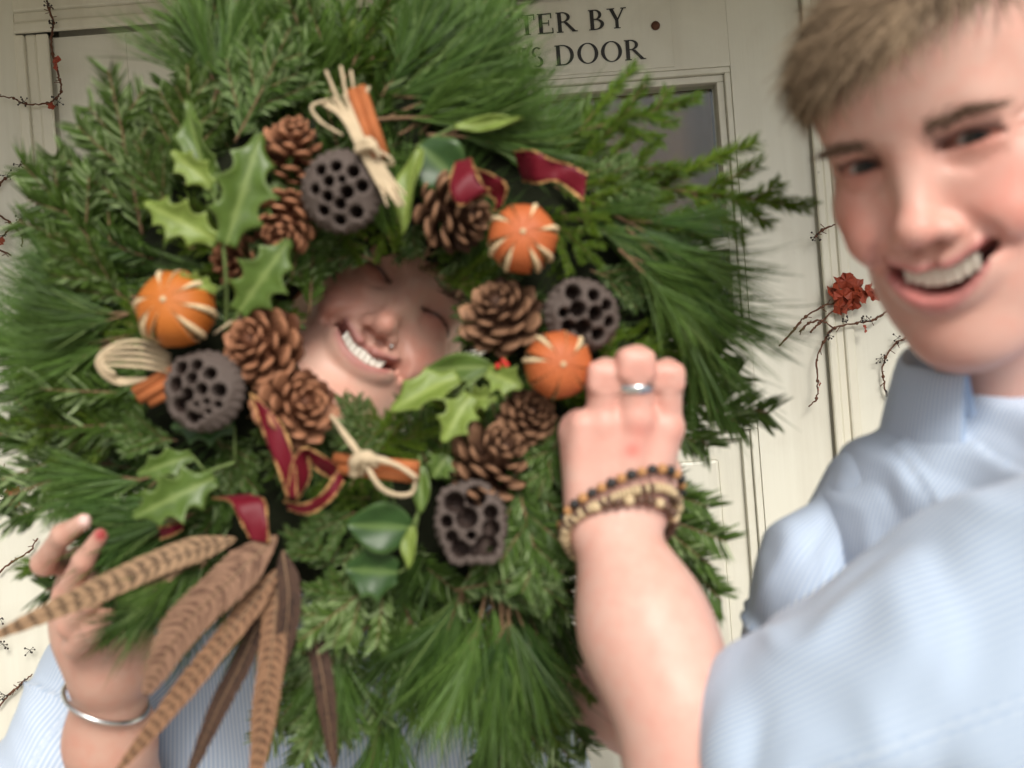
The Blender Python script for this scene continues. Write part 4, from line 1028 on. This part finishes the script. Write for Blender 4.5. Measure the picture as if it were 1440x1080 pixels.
pine_cone(336, 365, .712, (-.4, -.2, .9), 72, 1)
pine_cone(368, 487, .690, (-.3, .25, .92), 112, 1)
pine_cone(416, 572, .686, (.55, .2, .8), 108, 1)
pine_cone(640, 300, .698, (.75, -.25, .6), 106, 2)
pine_cone(703, 443, .696, (-.2, .55, .8), 108, 2)
pine_cone(742, 587, .696, (.25, .35, .9), 82, 2)
pine_cone(692, 650, .696, (.45, .55, .7), 116, 2)
# ---- lotus seed pods
M_POD = Mat('seed_pod', (.1, .08, .07), .75, .25); M_POD.link(M_POD.mix(M_POD.math('MULTIPLY', M_POD.noise(180, 4), .6), M_POD.attr('Col'), (.11, .082, .072)), 'Base Color'); M_POD.bump(M_POD.noise(300, 4), .5, .0012); M_POD = M_POD.m
def seed_pod(px, py, d, face, rx, ry, holes, roll, hf=1.2):
    k = d/FPX; a, b = rx*k, ry*k; R = max(a, b); h = .0009
    G = Grid((-R*1.15, -R*1.15, -.05), (R*1.15, R*1.15, .012), h)
    G.ell((0, 0, -.006), (a, b, .0115), .002); G.cone((0, 0, -.012), (0, 0, -.046), min(a, b)*.80, .006, .012)
    hs_ = []
    for (x, y, r) in holes:
        x, y, r = x*a, y*b, r*R*hf
        z = .0055-.0115*(1-math.sqrt(max(.05, 1-(x/a)**2-(y/b)**2)))
        G.ell((x, y, z-.001), (r*1.32, r*1.32, .0030), .004); hs_.append((x, y, r, z))
    for (x, y, r, z) in hs_: G.cone((x, y, z+.012), (x*.85, y*.85, z-.012), r, r*.72, .0016, 'sub')
    V, Q = G.nets(); V = relax(V, Q, 1, .4); C = np.tile((.085, .066, .056), (len(V), 1))
    ang = np.arctan2(V[:, 1], V[:, 0]); N = vnormals(V, Q); V = V+N*(.0006*np.sin(ang*26)*(np.hypot(V[:, 0]/a, V[:, 1]/b) > .9))[:, None]
    for (x, y, r, z) in hs_:
        m = (np.hypot(V[:, 0]-x, V[:, 1]-y) < r*1.0) & (V[:, 2] < z-.002); C[m] = (.028, .014, .010)
    me = mesh('seed_pod', V, Q, M_POD); vattr(me, 'Col', C); obj('seed_pod', me, wr_, frame_at(px, py, d, face) @ Matrix.Rotation(rad(roll), 4, 'Z'))
H1 = [(-.50, .45, .13), (-.10, .58, .13), (.36, .50, .14), (-.24, .18, .13), (.10, .26, .09), (.62, .16, .14), (-.60, -.05, .12), (.26, -.04, .15), (-.24, -.20, .13), (.10, -.36, .13), (.52, -.52, .15), (-.34, -.56, .13), (.10, -.76, .13)]
H2 = [(-.62, .42, .17), (-.22, .60, .15), (.22, .48, .15), (-.20, .24, .15), (-.62, -.02, .19), (.16, .04, .14), (.58, .12, .16), (-.18, -.18, .16), (-.36, -.52, .18), (.04, -.74, .15), (.36, -.24, .08), (.64, -.24, .09), (.12, -.38, .07), (.44, -.48, .07), (.28, -.66, .06)]
H3 = [(-.55, .48, .20), (0, .62, .16), (.44, .50, .15), (-.30, .05, .20), (.20, .12, .20), (.66, .05, .15), (-.62, -.20, .13), (.02, -.40, .21), (.48, -.42, .17), (-.38, -.52, .16), (.10, -.78, .12)]
H4 = [(-.45, .52, .24), (.20, .62, .24), (.62, .20, .17), (-.10, .10, .25), (.60, -.20, .20), (-.70, .05, .15), (-.58, -.34, .15), (.0, -.34, .11), (-.36, -.66, .21), (.42, -.62, .25), (.04, -.74, .13)]
seed_pod(478, 268, .672, (-.05, -.1, 1), 57, 58, H1, -6, 1.28)
seed_pod(283, 549, .672, (-.12, .1, 1), 57, 57, H2, -14, 1.25)
seed_pod(822, 443, .682, (.25, -.05, 1), 56, 50, H3, -20)
seed_pod(662, 734, .675, (.0, .15, 1), 51, 60, H4, 4)
# ---- dried oranges with slit peel
def peelmat(name, a, b):
    m = Mat(name, a, .55, .35); n = m.noise(900, 2); g_ = m.noise(60, 4)
    m.link(m.mix(g_, a, b), 'Base Color'); m.bump(n, .4, .0008); return m.m
M_PEEL = [peelmat('orange_peel_amber', (.50, .150, .020), (.33, .085, .012)), peelmat('orange_peel_red', (.52, .14, .042), (.34, .075, .020))]
M_PITH = flat('orange_pith', (.66, .50, .30), .8, .2, 200, .2); M_CORE = flat('orange_dark_inside', (.42, .22, .08), .8, .2, 100, .4)
M_BUT = flat('orange_stem_end', (.55, .42, .25), .8, .2)
def orange(px, py, d, face, r_px, var, gap, roll, n=8):
    R = r_px/FPX*d; M = frame_at(px, py, d, face) @ Matrix.Rotation(rad(roll), 4, 'Z'); th = .07*R
    V, F = ball((0, 0, 0), (R*.86, R*.86, R*.76), 24, 16); o = obj('dried_orange', mesh('flesh', V, F, M_CORE), wr_, M)
    rr = np.random.default_rng(int(px)); edges = [360*k/n+rr.uniform(-12, 12) for k in range(n)]
    for k in range(n):
        a0, a1 = edges[k], edges[(k+1) % n]+(360 if k == n-1 else 0); g0, g1 = gap*rr.uniform(.15, 1.5), gap*rr.uniform(.15, 1.5)
        V, F, I = [], [], []; lat = np.linspace(4, 160, 17); U = np.linspace(0, 1, 7)
        def pt(la, u, rad_, flare=0):
            g_ = max(0., math.sin(rad(max(0, min(180, (la-20)*180/130)))))**.7
            lo_ = a0+g0*g_; hi_ = a1-g1*g_; an = rad(lo_+(hi_-lo_)*u); e = (2*abs(u-.5))**4*flare*g_
            q = rad_*(1+.05*e-.02*math.cos(4*rad(la))); return (q*math.sin(rad(la))*math.cos(an), q*math.sin(rad(la))*math.sin(an), q*.90*math.cos(rad(la)))
        for la in lat:
            for u in U: V.append(pt(la, u, R, 1))
        for la in lat:
            for u in U: V.append(pt(la, u, R-th, 1))
        nu_, m = len(U), len(lat); off = nu_*m
        for i in range(m-1):
            for j in range(nu_-1): F.append((i*nu_+j, (i+1)*nu_+j, (i+1)*nu_+j+1, i*nu_+j+1)); I.append(0); F.append((off+i*nu_+j, off+i*nu_+j+1, off+(i+1)*nu_+j+1, off+(i+1)*nu_+j)); I.append(1)
            F.append((i*nu_, off+i*nu_, off+(i+1)*nu_, (i+1)*nu_)); F.append((i*nu_+nu_-1, (i+1)*nu_+nu_-1, off+(i+1)*nu_+nu_-1, off+i*nu_+nu_-1)); I += [1, 1]
        me = mesh('peel_segment', V, F, [M_PEEL[var], M_PITH]); me.polygons.foreach_set('material_index', I); obj('peel_segment', me, o, M)
        for s_, gg in ((0, g0),):     # pale pith lip along the slit
            if gg > gap*.6:
                path = [pt(la, 0, R*.975, 1) for la in np.linspace(26, 128, 12)]; V, F = tube(np.array(path), np.array([.012, .085, .10, .085, .012])*R*.85, 6); obj('pith_edge', mesh('pith_edge', V, F, M_PITH), o, M)
    V, F = ball((0, 0, R*.90), (R*.085, R*.085, R*.05), 10, 6); obj('stem_end', mesh('stem_end', V, F, M_BUT), o, M)
orange(735, 336, .676, (.0, .10, 1), 49, 1, 6.5, 10)
orange(248, 435, .676, (-.05, .22, 1), 54, 0, 7, 30)
orange(785, 513, .670, (.12, .0, 1), 48, 1, 5.5, -10)
# ---- broad leaves (holly and ivy)
def broadmat(name, a, b, rough=.36):
    m = Mat(name, a, rough, .28); sx = m.node('ShaderNodeSeparateXYZ', {'Vector': m.attr('Col')})
    n = m.noise(70, 3); c = m.mix(m.ramp(n, [(.35, (0,)*3), (.7, (1,)*3)]), a, tuple(x*.75 for x in a)); c = m.mix(sx.outputs[0], c, b)
    m.link(c, 'Base Color'); m.bump(n, .2, .001); return m.m
M_HOLLY = broadmat('holly_leaf_dark', (.028, .068, .016), (.13, .20, .06)); M_HOLLYM = broadmat('holly_leaf_mid', (.075, .125, .022), (.20, .26, .08)); M_HOLLYL = broadmat('leaf_yellow_green', (.155, .215, .040), (.27, .33, .09), .42)
def leaf(base, tip, width, mat, spines=3, curl=.25, fold=.35, roll=0.0, parent=None, spine=.35):
    """broad leaf from base to tip (px, py, depth); width in px"""
    b, t = P(*base), P(*tip); L = np.linalg.norm(t-b); y = unit(t-b); z = unit(-FW-((-FW)@y)*y); x = np.cross(y, z)
    z, x = z*math.cos(roll)+x*math.sin(roll), x*math.cos(roll)-z*math.sin(roll); w = width/2/FPX*(base[2]+tip[2])/2; V, C, F = [], [], []; n = 25; m = 9
    for i in range(n):
        s = i/(n-1); hw = w*(math.sin(PI*min(1, s*.92+.06))**.75)*(1-.25*s)
        if spines: hw *= 1.15-1.5*spine*abs(math.sin(PI*s*(spines+1)))**.75
        hw = max(hw, w*.03)*(0.05 if i == n-1 else 1)
        for j in range(m):
            u = (j-(m-1)/2)/((m-1)/2); zz = fold*abs(u)**1.3*hw+curl*L*(s*s-s)*-.6+.035*L*math.sin(s*9+u*3)*abs(u)
            V.append(x*u*hw+y*(s*L)+z*zz); e = max(0, 1-abs(u)/.12)*.7+(abs(u) > .95)*.25; C.append((e, 0, 0))
    F = [(i*m+j, i*m+j+1, (i+1)*m+j+1, (i+1)*m+j) for i in range(n-1) for j in range(m-1)]
    me = mesh('leaf', V, F, mat); vattr(me, 'Col', np.array(C, float)); o = obj('leaf', me, parent, Matrix.Translation(b.tolist()))
    md = o.modifiers.new('thickness', 'SOLIDIFY'); md.thickness = .0006; return o
M_STEM = flat('green_stem', (.12, .17, .05), .6, .3, 120, .3)
def leafy(name, stem, leaves, label, r=.0014):
    c = P(*stem[0]); V, F = tube(catmull([P(*q) for q in stem], 6), [r, r*.8], 6)
    o = wobj(name, V, F, M_STEM, wr_); tag(o, label)
    for l in leaves:
        leaf(*l[:4], **(l[4] if len(l) > 4 else {}), parent=o)
        j = min(stem, key=lambda q: abs(q[0]-l[0][0])+abs(q[1]-l[0][1])); V, F = tube(np.array([P(*j), P(*l[0])]), r*.7, 5); wobj('leaf_stalk', V, F, M_STEM, o)
    return o
leafy('holly_sprig', [(318, 470, .70), (318, 400, .688), (312, 330, .680), (300, 270, .682)], [
    ((318, 345, .678), (368, 184, .682), 92, M_HOLLYM, dict(spines=3, curl=.18, fold=.25, roll=.35)), ((305, 338, .678), (202, 284, .676), 66, M_HOLLYL, dict(spines=3, fold=.3, curl=.35)),
    ((302, 280, .684), (262, 140, .688), 62, M_HOLLYM, dict(spines=2, fold=.5, roll=-.3)), ((335, 440, .678), (408, 336, .676), 84, M_HOLLYM, dict(spines=3, fold=.2, curl=.3, roll=.2)),
    ((300, 262, .682), (240, 212, .68), 50, M_HOLLYL, dict(spines=2)), ((305, 408, .672), (238, 388, .664), 34, M_HOLLYL, dict(spines=3, curl=.4)), ((330, 330, .69), (395, 250, .695), 60, M_HOLLYM, dict(spines=3))], 'holly sprig with pale spiny leaves beside the amber orange')
leafy('ivy_sprig', [(690, 520, .69), (662, 538, .682), (640, 560, .685)], [
    ((645, 530, .682), (548, 578, .676), 62, M_HOLLYL, dict(spines=2, curl=.3, roll=.5, spine=.25)), ((662, 555, .68), (622, 622, .672), 62, M_HOLLYL, dict(spines=2, curl=.3)), ((685, 522, .684), (735, 545, .678), 58, M_HOLLYL, dict(spines=2, curl=.3)),
    ((690, 515, .69), (600, 520, .70), 46, M_HOLLYM, dict(spines=0, curl=.2)), ((630, 640, .69), (608, 672, .688), 50, M_HOLLYM, dict(spines=2)), ((655, 560, .69), (700, 560, .682), 44, M_HOLLYL, dict(spines=2))], 'ivy sprig with lobed lime green leaves below the hole')
leafy('holly_sprig', [(590, 640, .69), (588, 720, .685), (570, 800, .69)], [
    ((578, 742, .684), (488, 738, .676), 82, M_HOLLY, dict(spines=0, curl=.25, fold=.3)), ((560, 805, .69), (486, 800, .684), 90, M_HOLLY, dict(spines=2, fold=.25, spine=.2)), ((592, 655, .686), (592, 722, .68), 30, M_HOLLYM, dict(spines=0)), ((580, 740, .682), (574, 800, .676), 26, M_HOLLYL, dict(spines=0, roll=.4))], 'dark glossy holly sprig beside the squarish seed pod')
leafy('holly_sprig', [(330, 650, .70), (290, 665, .69), (250, 690, .69)], [
    ((302, 672, .684), (186, 728, .674), 82, M_HOLLYM, dict(spines=3, fold=.3, curl=.25)), ((270, 640, .69), (192, 668, .686), 50, M_HOLLYM, dict(spines=2)), ((330, 600, .70), (240, 600, .70), 60, M_HOLLY, dict(spines=2))], 'broad holly leaves above the wide barred feather')
leafy('laurel_sprig', [(640, 265, .71), (600, 225, .70), (585, 205, .70)], [
    ((590, 205, .696), (650, 262, .70), 92, M_HOLLY, dict(spines=0, fold=.2, curl=.2)), ((592, 210, .686), (566, 330, .680), 42, M_HOLLYL, dict(spines=0, fold=.6, roll=.6)), ((640, 178, .70), (735, 165, .69), 24, M_HOLLYL, dict(spines=0, curl=-.5))], 'smooth leaves beside the raffia bundle and ribbon loop')
for (x, y) in ((700, 515), (712, 513), (708, 508)): wobj('berry', *ball(P(x, y, .678), .0022, 10, 8), flat('red_berry', (.5, .015, .01), .3, .5), wr_)
# ---- ribbon with gold edging
M_RIB = Mat('burgundy_ribbon', (.125, .004, .012), .5, .25); M_RIB.set('Sheen Weight', .12); M_RIB.set('Sheen Tint', (.7, .15, .25, 1)); M_RIB.bump(M_RIB.noise(500, 2), .2, .0005); M_RIB = M_RIB.m
M_GOLD = Mat('gold_edge', (.62, .36, .15), .38, .5); M_GOLD.set('Metallic', .85); M_GOLD.bump(M_GOLD.noise(700, 2), 1.0, .002); M_GOLD = M_GOLD.m
def ribbon(edgeA, edgeB, label=None):
    A = catmull([P(*q) for q in edgeA], 8); B = catmull([P(*q) for q in edgeB], 8); n = len(A); V = []
    for i in range(n):
        for u in np.linspace(0, 1, 6): V.append(A[i]*(1-u)+B[i]*u+FW*(.0015*math.sin(u*PI+i*.4)))
    F = [(i*6+j, i*6+j+1, (i+1)*6+j+1, (i+1)*6+j) for i in range(n-1) for j in range(5)]
    o = wobj('ribbon', V, F, M_RIB, wr_); md = o.modifiers.new('thickness', 'SOLIDIFY'); md.thickness = .0005
    if label: tag(o, label)
    for E in (A, B):
        V, F = tube(E-FW*.0006, .0007, 6, .75); wobj('gold_edge', V, F, M_GOLD, o)
ribbon([(640, 228, .680), (632, 262, .664), (645, 288, .662), (662, 282, .672)], [(662, 222, .682), (668, 240, .664), (680, 262, .662), (690, 268, .672)], 'burgundy ribbon loop over a pine cone')
ribbon([(668, 238, .684), (690, 245, .672), (712, 262, .674), (706, 290, .684)], [(672, 262, .690), (688, 275, .682), (697, 285, .684), (694, 300, .690)])
ribbon([(722, 214, .700), (748, 212, .680), (775, 225, .678), (800, 232, .684), (826, 246, .682)], [(735, 255, .704), (755, 258, .684), (778, 254, .682), (795, 262, .688), (820, 282, .684)], 'burgundy ribbon tail above the red orange')
ribbon([(352, 552, .672), (372, 610, .670), (392, 660, .668), (404, 698, .672)], [(352, 552, .6715), (392, 592, .668), (412, 640, .664), (418, 702, .668)], 'long burgundy ribbon tail below pine cones')
ribbon([(404, 700, .672), (412, 650, .662), (428, 630, .660), (452, 640, .664), (475, 655, .672)], [(418, 704, .680), (436, 672, .676), (434, 642, .674), (446, 660, .676), (470, 676, .680)])
ribbon([(400, 705, .682), (430, 708, .668), (455, 692, .666), (476, 662, .672)], [(404, 716, .684), (436, 722, .672), (466, 702, .670), (484, 676, .676)])
ribbon([(300, 700, .692), (325, 706, .676), (340, 735, .670), (352, 758, .672)], [(352, 695, .694), (372, 704, .678), (376, 732, .672), (378, 764, .676)], 'short burgundy ribbon end over the wide feather')
ribbon([(222, 742, .694), (240, 738, .690), (256, 734, .694)], [(226, 758, .694), (244, 752, .690), (258, 744, .694)])
# ---- cinnamon and raffia bundles
M_CIN = flat('cinnamon_bark', (.36, .115, .040), .75, .2, 60, .4, .4); M_RAF = flat('raffia_straw', (.52, .41, .27), .75, .25, 90, .3, .3)
def cin(a, b, r): 
    A, B = P(*a), P(*b); parts = []; t = unit(B-A); s = unit(np.cross(t, FW))
    parts.append(tube(np.array([A+s*r*.5, (A+B)/2+s*r*.5, B+s*r*.5]), r*.62, 10)); parts.append(tube(np.array([A-s*r*.5, (A+B)/2-s*r*.5, B-s*r*.5]), r*.62, 10)); parts.append(tube(np.array([A+FW*r*.4, B+FW*r*.4]), r*.7, 8))
    return join(parts)
def strand(pts, r=.0012, flatten=None): return tube(catmull([P(*q) for q in pts], 6), [r*.8, r, r*.6], 5, .15)
def bundle(label, sticks, strs):
    o = wobj('cinnamon_bundle', *cin(*sticks[0]), M_CIN, wr_); tag(o, label)
    for s_ in sticks[1:]: wobj('cinnamon_stick', *cin(*s_), M_CIN, o)
    for s_ in strs: wobj('raffia_strand', *strand(*s_), M_RAF, o)
fan = []
for k in range(16):
    u = (k-7.5)/7.5; fan.append((((478+u*30+random.uniform(-4, 4), 132+12*abs(u)-random.choice((0, 0, 0, 40)), .672), (495+u*15, 165, .668), (514+u*10, 208, .664), (538+u*12, 250, .662), (556+u*15, 284+random.uniform(-14, 8), .662+random.uniform(-.003, .003))), .0014))
fan += [(((462, 140, .67), (438, 150, .668), (452, 172, .668), (482, 190, .668)), .0013), (((500, 205, .658), (520, 198, .655), (532, 212, .658)), .0028), (((500, 212, .658), (522, 205, .655), (534, 220, .658)), .0028), (((530, 210, .66), (548, 222, .66), (552, 232, .664), (535, 228, .664)), .0012), (((516, 140, .672), (516, 128, .67), (520, 122, .67)), .0016)]
bundle('cinnamon stick tied in a fan of pale raffia', [((501, 125, .672), (534, 222, .665), .0062)], fan)
lf = []
for k in range(5): lf.append((((240, 500+k*6, .69), (200, 480+k*9, .684-.002*k), (158-5*k, 486+k*7, .682), (136+6*k, 512+3*k, .680), (168, 540-k*2, .686), (238, 524+k*2, .692)), .0014))
lf += [(((300, 470, .69), (330, 450, .69), (350, 445, .692)), .0012)]
bundle('cinnamon sticks with looped raffia beside left seed pod', [((192, 556, .690), (255, 520, .692), .0062), ((208, 562, .694), (262, 535, .694), .0055)], lf)
bundle('single cinnamon stick tied with raffia beside ribbon loop', [((470, 652, .682), (588, 664, .672), .0068)], [
    (((466, 585, .678), (490, 620, .668), (512, 650, .664), (535, 685, .664), (560, 696, .668), (580, 692, .67), (584, 672, .668)), .0021), (((470, 590, .676), (494, 622, .667), (516, 650, .663)), .0022), (((498, 668, .672), (500, 648, .663), (518, 642, .661), (530, 655, .664)), .0050), (((508, 668, .672), (514, 650, .661), (528, 645, .66), (560, 655, .662), (586, 672, .664)), .0026)])
# ---- pheasant feathers
def feathermat(name, a, b, bars, wob=.25):
    m = Mat(name, a, .7, .2); uv = m.node('ShaderNodeSeparateColor', {'Color': m.attr('Col')}); l, s = uv.outputs[0], uv.outputs[1]
    ph = m.math('ADD', m.math('MULTIPLY', l, bars), m.math('MULTIPLY', s, wob)); ph = m.math('ADD', ph, m.math('MULTIPLY', m.noise(90, 3), .6))
    w = m.math('SINE', m.math('MULTIPLY', ph, 2*PI)); bar = m.ramp(m.math('ADD', m.math('MULTIPLY', w, .5), .5), [(.55, (0,)*3), (.78, (1,)*3)])
    edge = m.ramp(s, [(.55, (0,)*3), (.95, (1,)*3)])
    c = m.mix(m.math('MULTIPLY', bar, .85), a, b); c = m.mix(m.math('MULTIPLY', edge, .5), c, tuple(min(1, x*1.2) for x in a)); c = m.mix(m.math('MULTIPLY', m.noise(500, 2), .35), c, tuple(x*.5 for x in a))
    m.link(c, 'Base Color'); return m.m
M_F1 = feathermat('feather_tan_barred', (.34, .215, .125), (.05, .03, .018), 20); M_F2 = feathermat('feather_red_barred', (.27, .155, .10), (.075, .036, .024), 26, .1); M_F3 = feathermat('feather_rust', (.25, .135, .075), (.06, .03, .018), 24); M_F4 = feathermat('feather_dark', (.070, .038, .025), (.02, .012, .01), 26)
M_QUILL = flat('feather_quill', (.24, .15, .085), .5, .4)
def feather(pts, wpx, mat, label, roll=0.0, rag=.12):
    """vane made of overlapping barbs on both sides of a shaft"""
    mid = catmull([P(*q) for q in pts], 12); n = len(mid); T = nrm_rows(np.gradient(mid, axis=0)); d = np.mean([q[2] for q in pts]); hw = wpx/2/FPX*d
    Ltot = np.linalg.norm(np.diff(mid, axis=0), axis=1).sum(); nb = int(Ltot/.00075); V, C = [], []
    x = nrm_rows(np.cross(T, np.tile(-FW, (n, 1)))); z = np.cross(x, T); x = x*math.cos(roll)+z*math.sin(roll)
    for sg in (-1, 1):
        for q in range(nb):
            s = q/nb; f = s*(n-1); i = min(int(f), n-2); p = mid[i]+(mid[i+1]-mid[i])*(f-i); t = T[i]; xx = x[i]*sg; zz = z[i]
            w = (hw*min(1, (s/.16)**.6+.10)*min(1, ((1-s)/.40)**.6)*(1-.10*s)+.0008)*rng.uniform(1-rag, 1+rag*.5); lean = 1.05+rng.normal(0, .07); lift = rng.normal(0, .05)
            for k, u in enumerate((0, .35, .7, 1.0)):
                c = p+xx*w*u+t*w*lean*u*u+zz*(-.07*u*u+lift*u)*w; hwid = .0017*(1-.5*u)
                V += [c-t*hwid, c+t*hwid]; C += [(s+u*.012, u, 0)]*2
    N = len(V)//8; idx = np.arange(N*8).reshape(N, 4, 2); F = np.stack([idx[:, :-1, 0], idx[:, :-1, 1], idx[:, 1:, 1], idx[:, 1:, 0]], -1).reshape(-1, 4)
    c = mid[0]; me = mesh('feather', np.array(V)-c, F, mat, smooth=False); vattr(me, 'Col', np.array(C, float)); o = obj('feather', me, wr_, Matrix.Translation(c.tolist())); tag(o, label)
    V, F = tube(mid-FW*.0006, [.0007, .0004, .0002], 6); wobj('quill', V, F, M_QUILL, o)
feather([(330, 758, .690), (240, 785, .672), (120, 838, .662), (-20, 900, .66)], 34, M_F1, 'long tan feather with dark bars crossing the fingers')
feather([(300, 765, .694), (250, 790, .68), (205, 830, .675)], 28, M_F1, 'short tan feather tip beneath the long one')
feather([(388, 755, .682), (330, 810, .662), (255, 885, .655), (205, 975, .655)], 54, M_F2, 'wide reddish feather with close fine bars', roll=.2)
feather([(392, 800, .690), (330, 880, .672), (250, 980, .664), (165, 1085, .66)], 32, M_F3, 'narrow rust feather with pale shaft', roll=-.3)
feather([(392, 800, .694), (384, 900, .682), (372, 1000, .676), (355, 1120, .672)], 36, M_F3, 'rust brown feather hanging straight down')
feather([(385, 820, .70), (345, 920, .692), (305, 1000, .688), (262, 1100, .685)], 26, M_F4, 'dark brown feather between the rust ones')
feather([(398, 775, .690), (406, 850, .684), (392, 950, .682)], 30, M_F4, 'small dark tuft feather below the ribbon end')
feather([(440, 880, .71), (455, 960, .70), (470, 1080, .698)], 26, M_F4, 'dark speckled feather lying among low greenery')
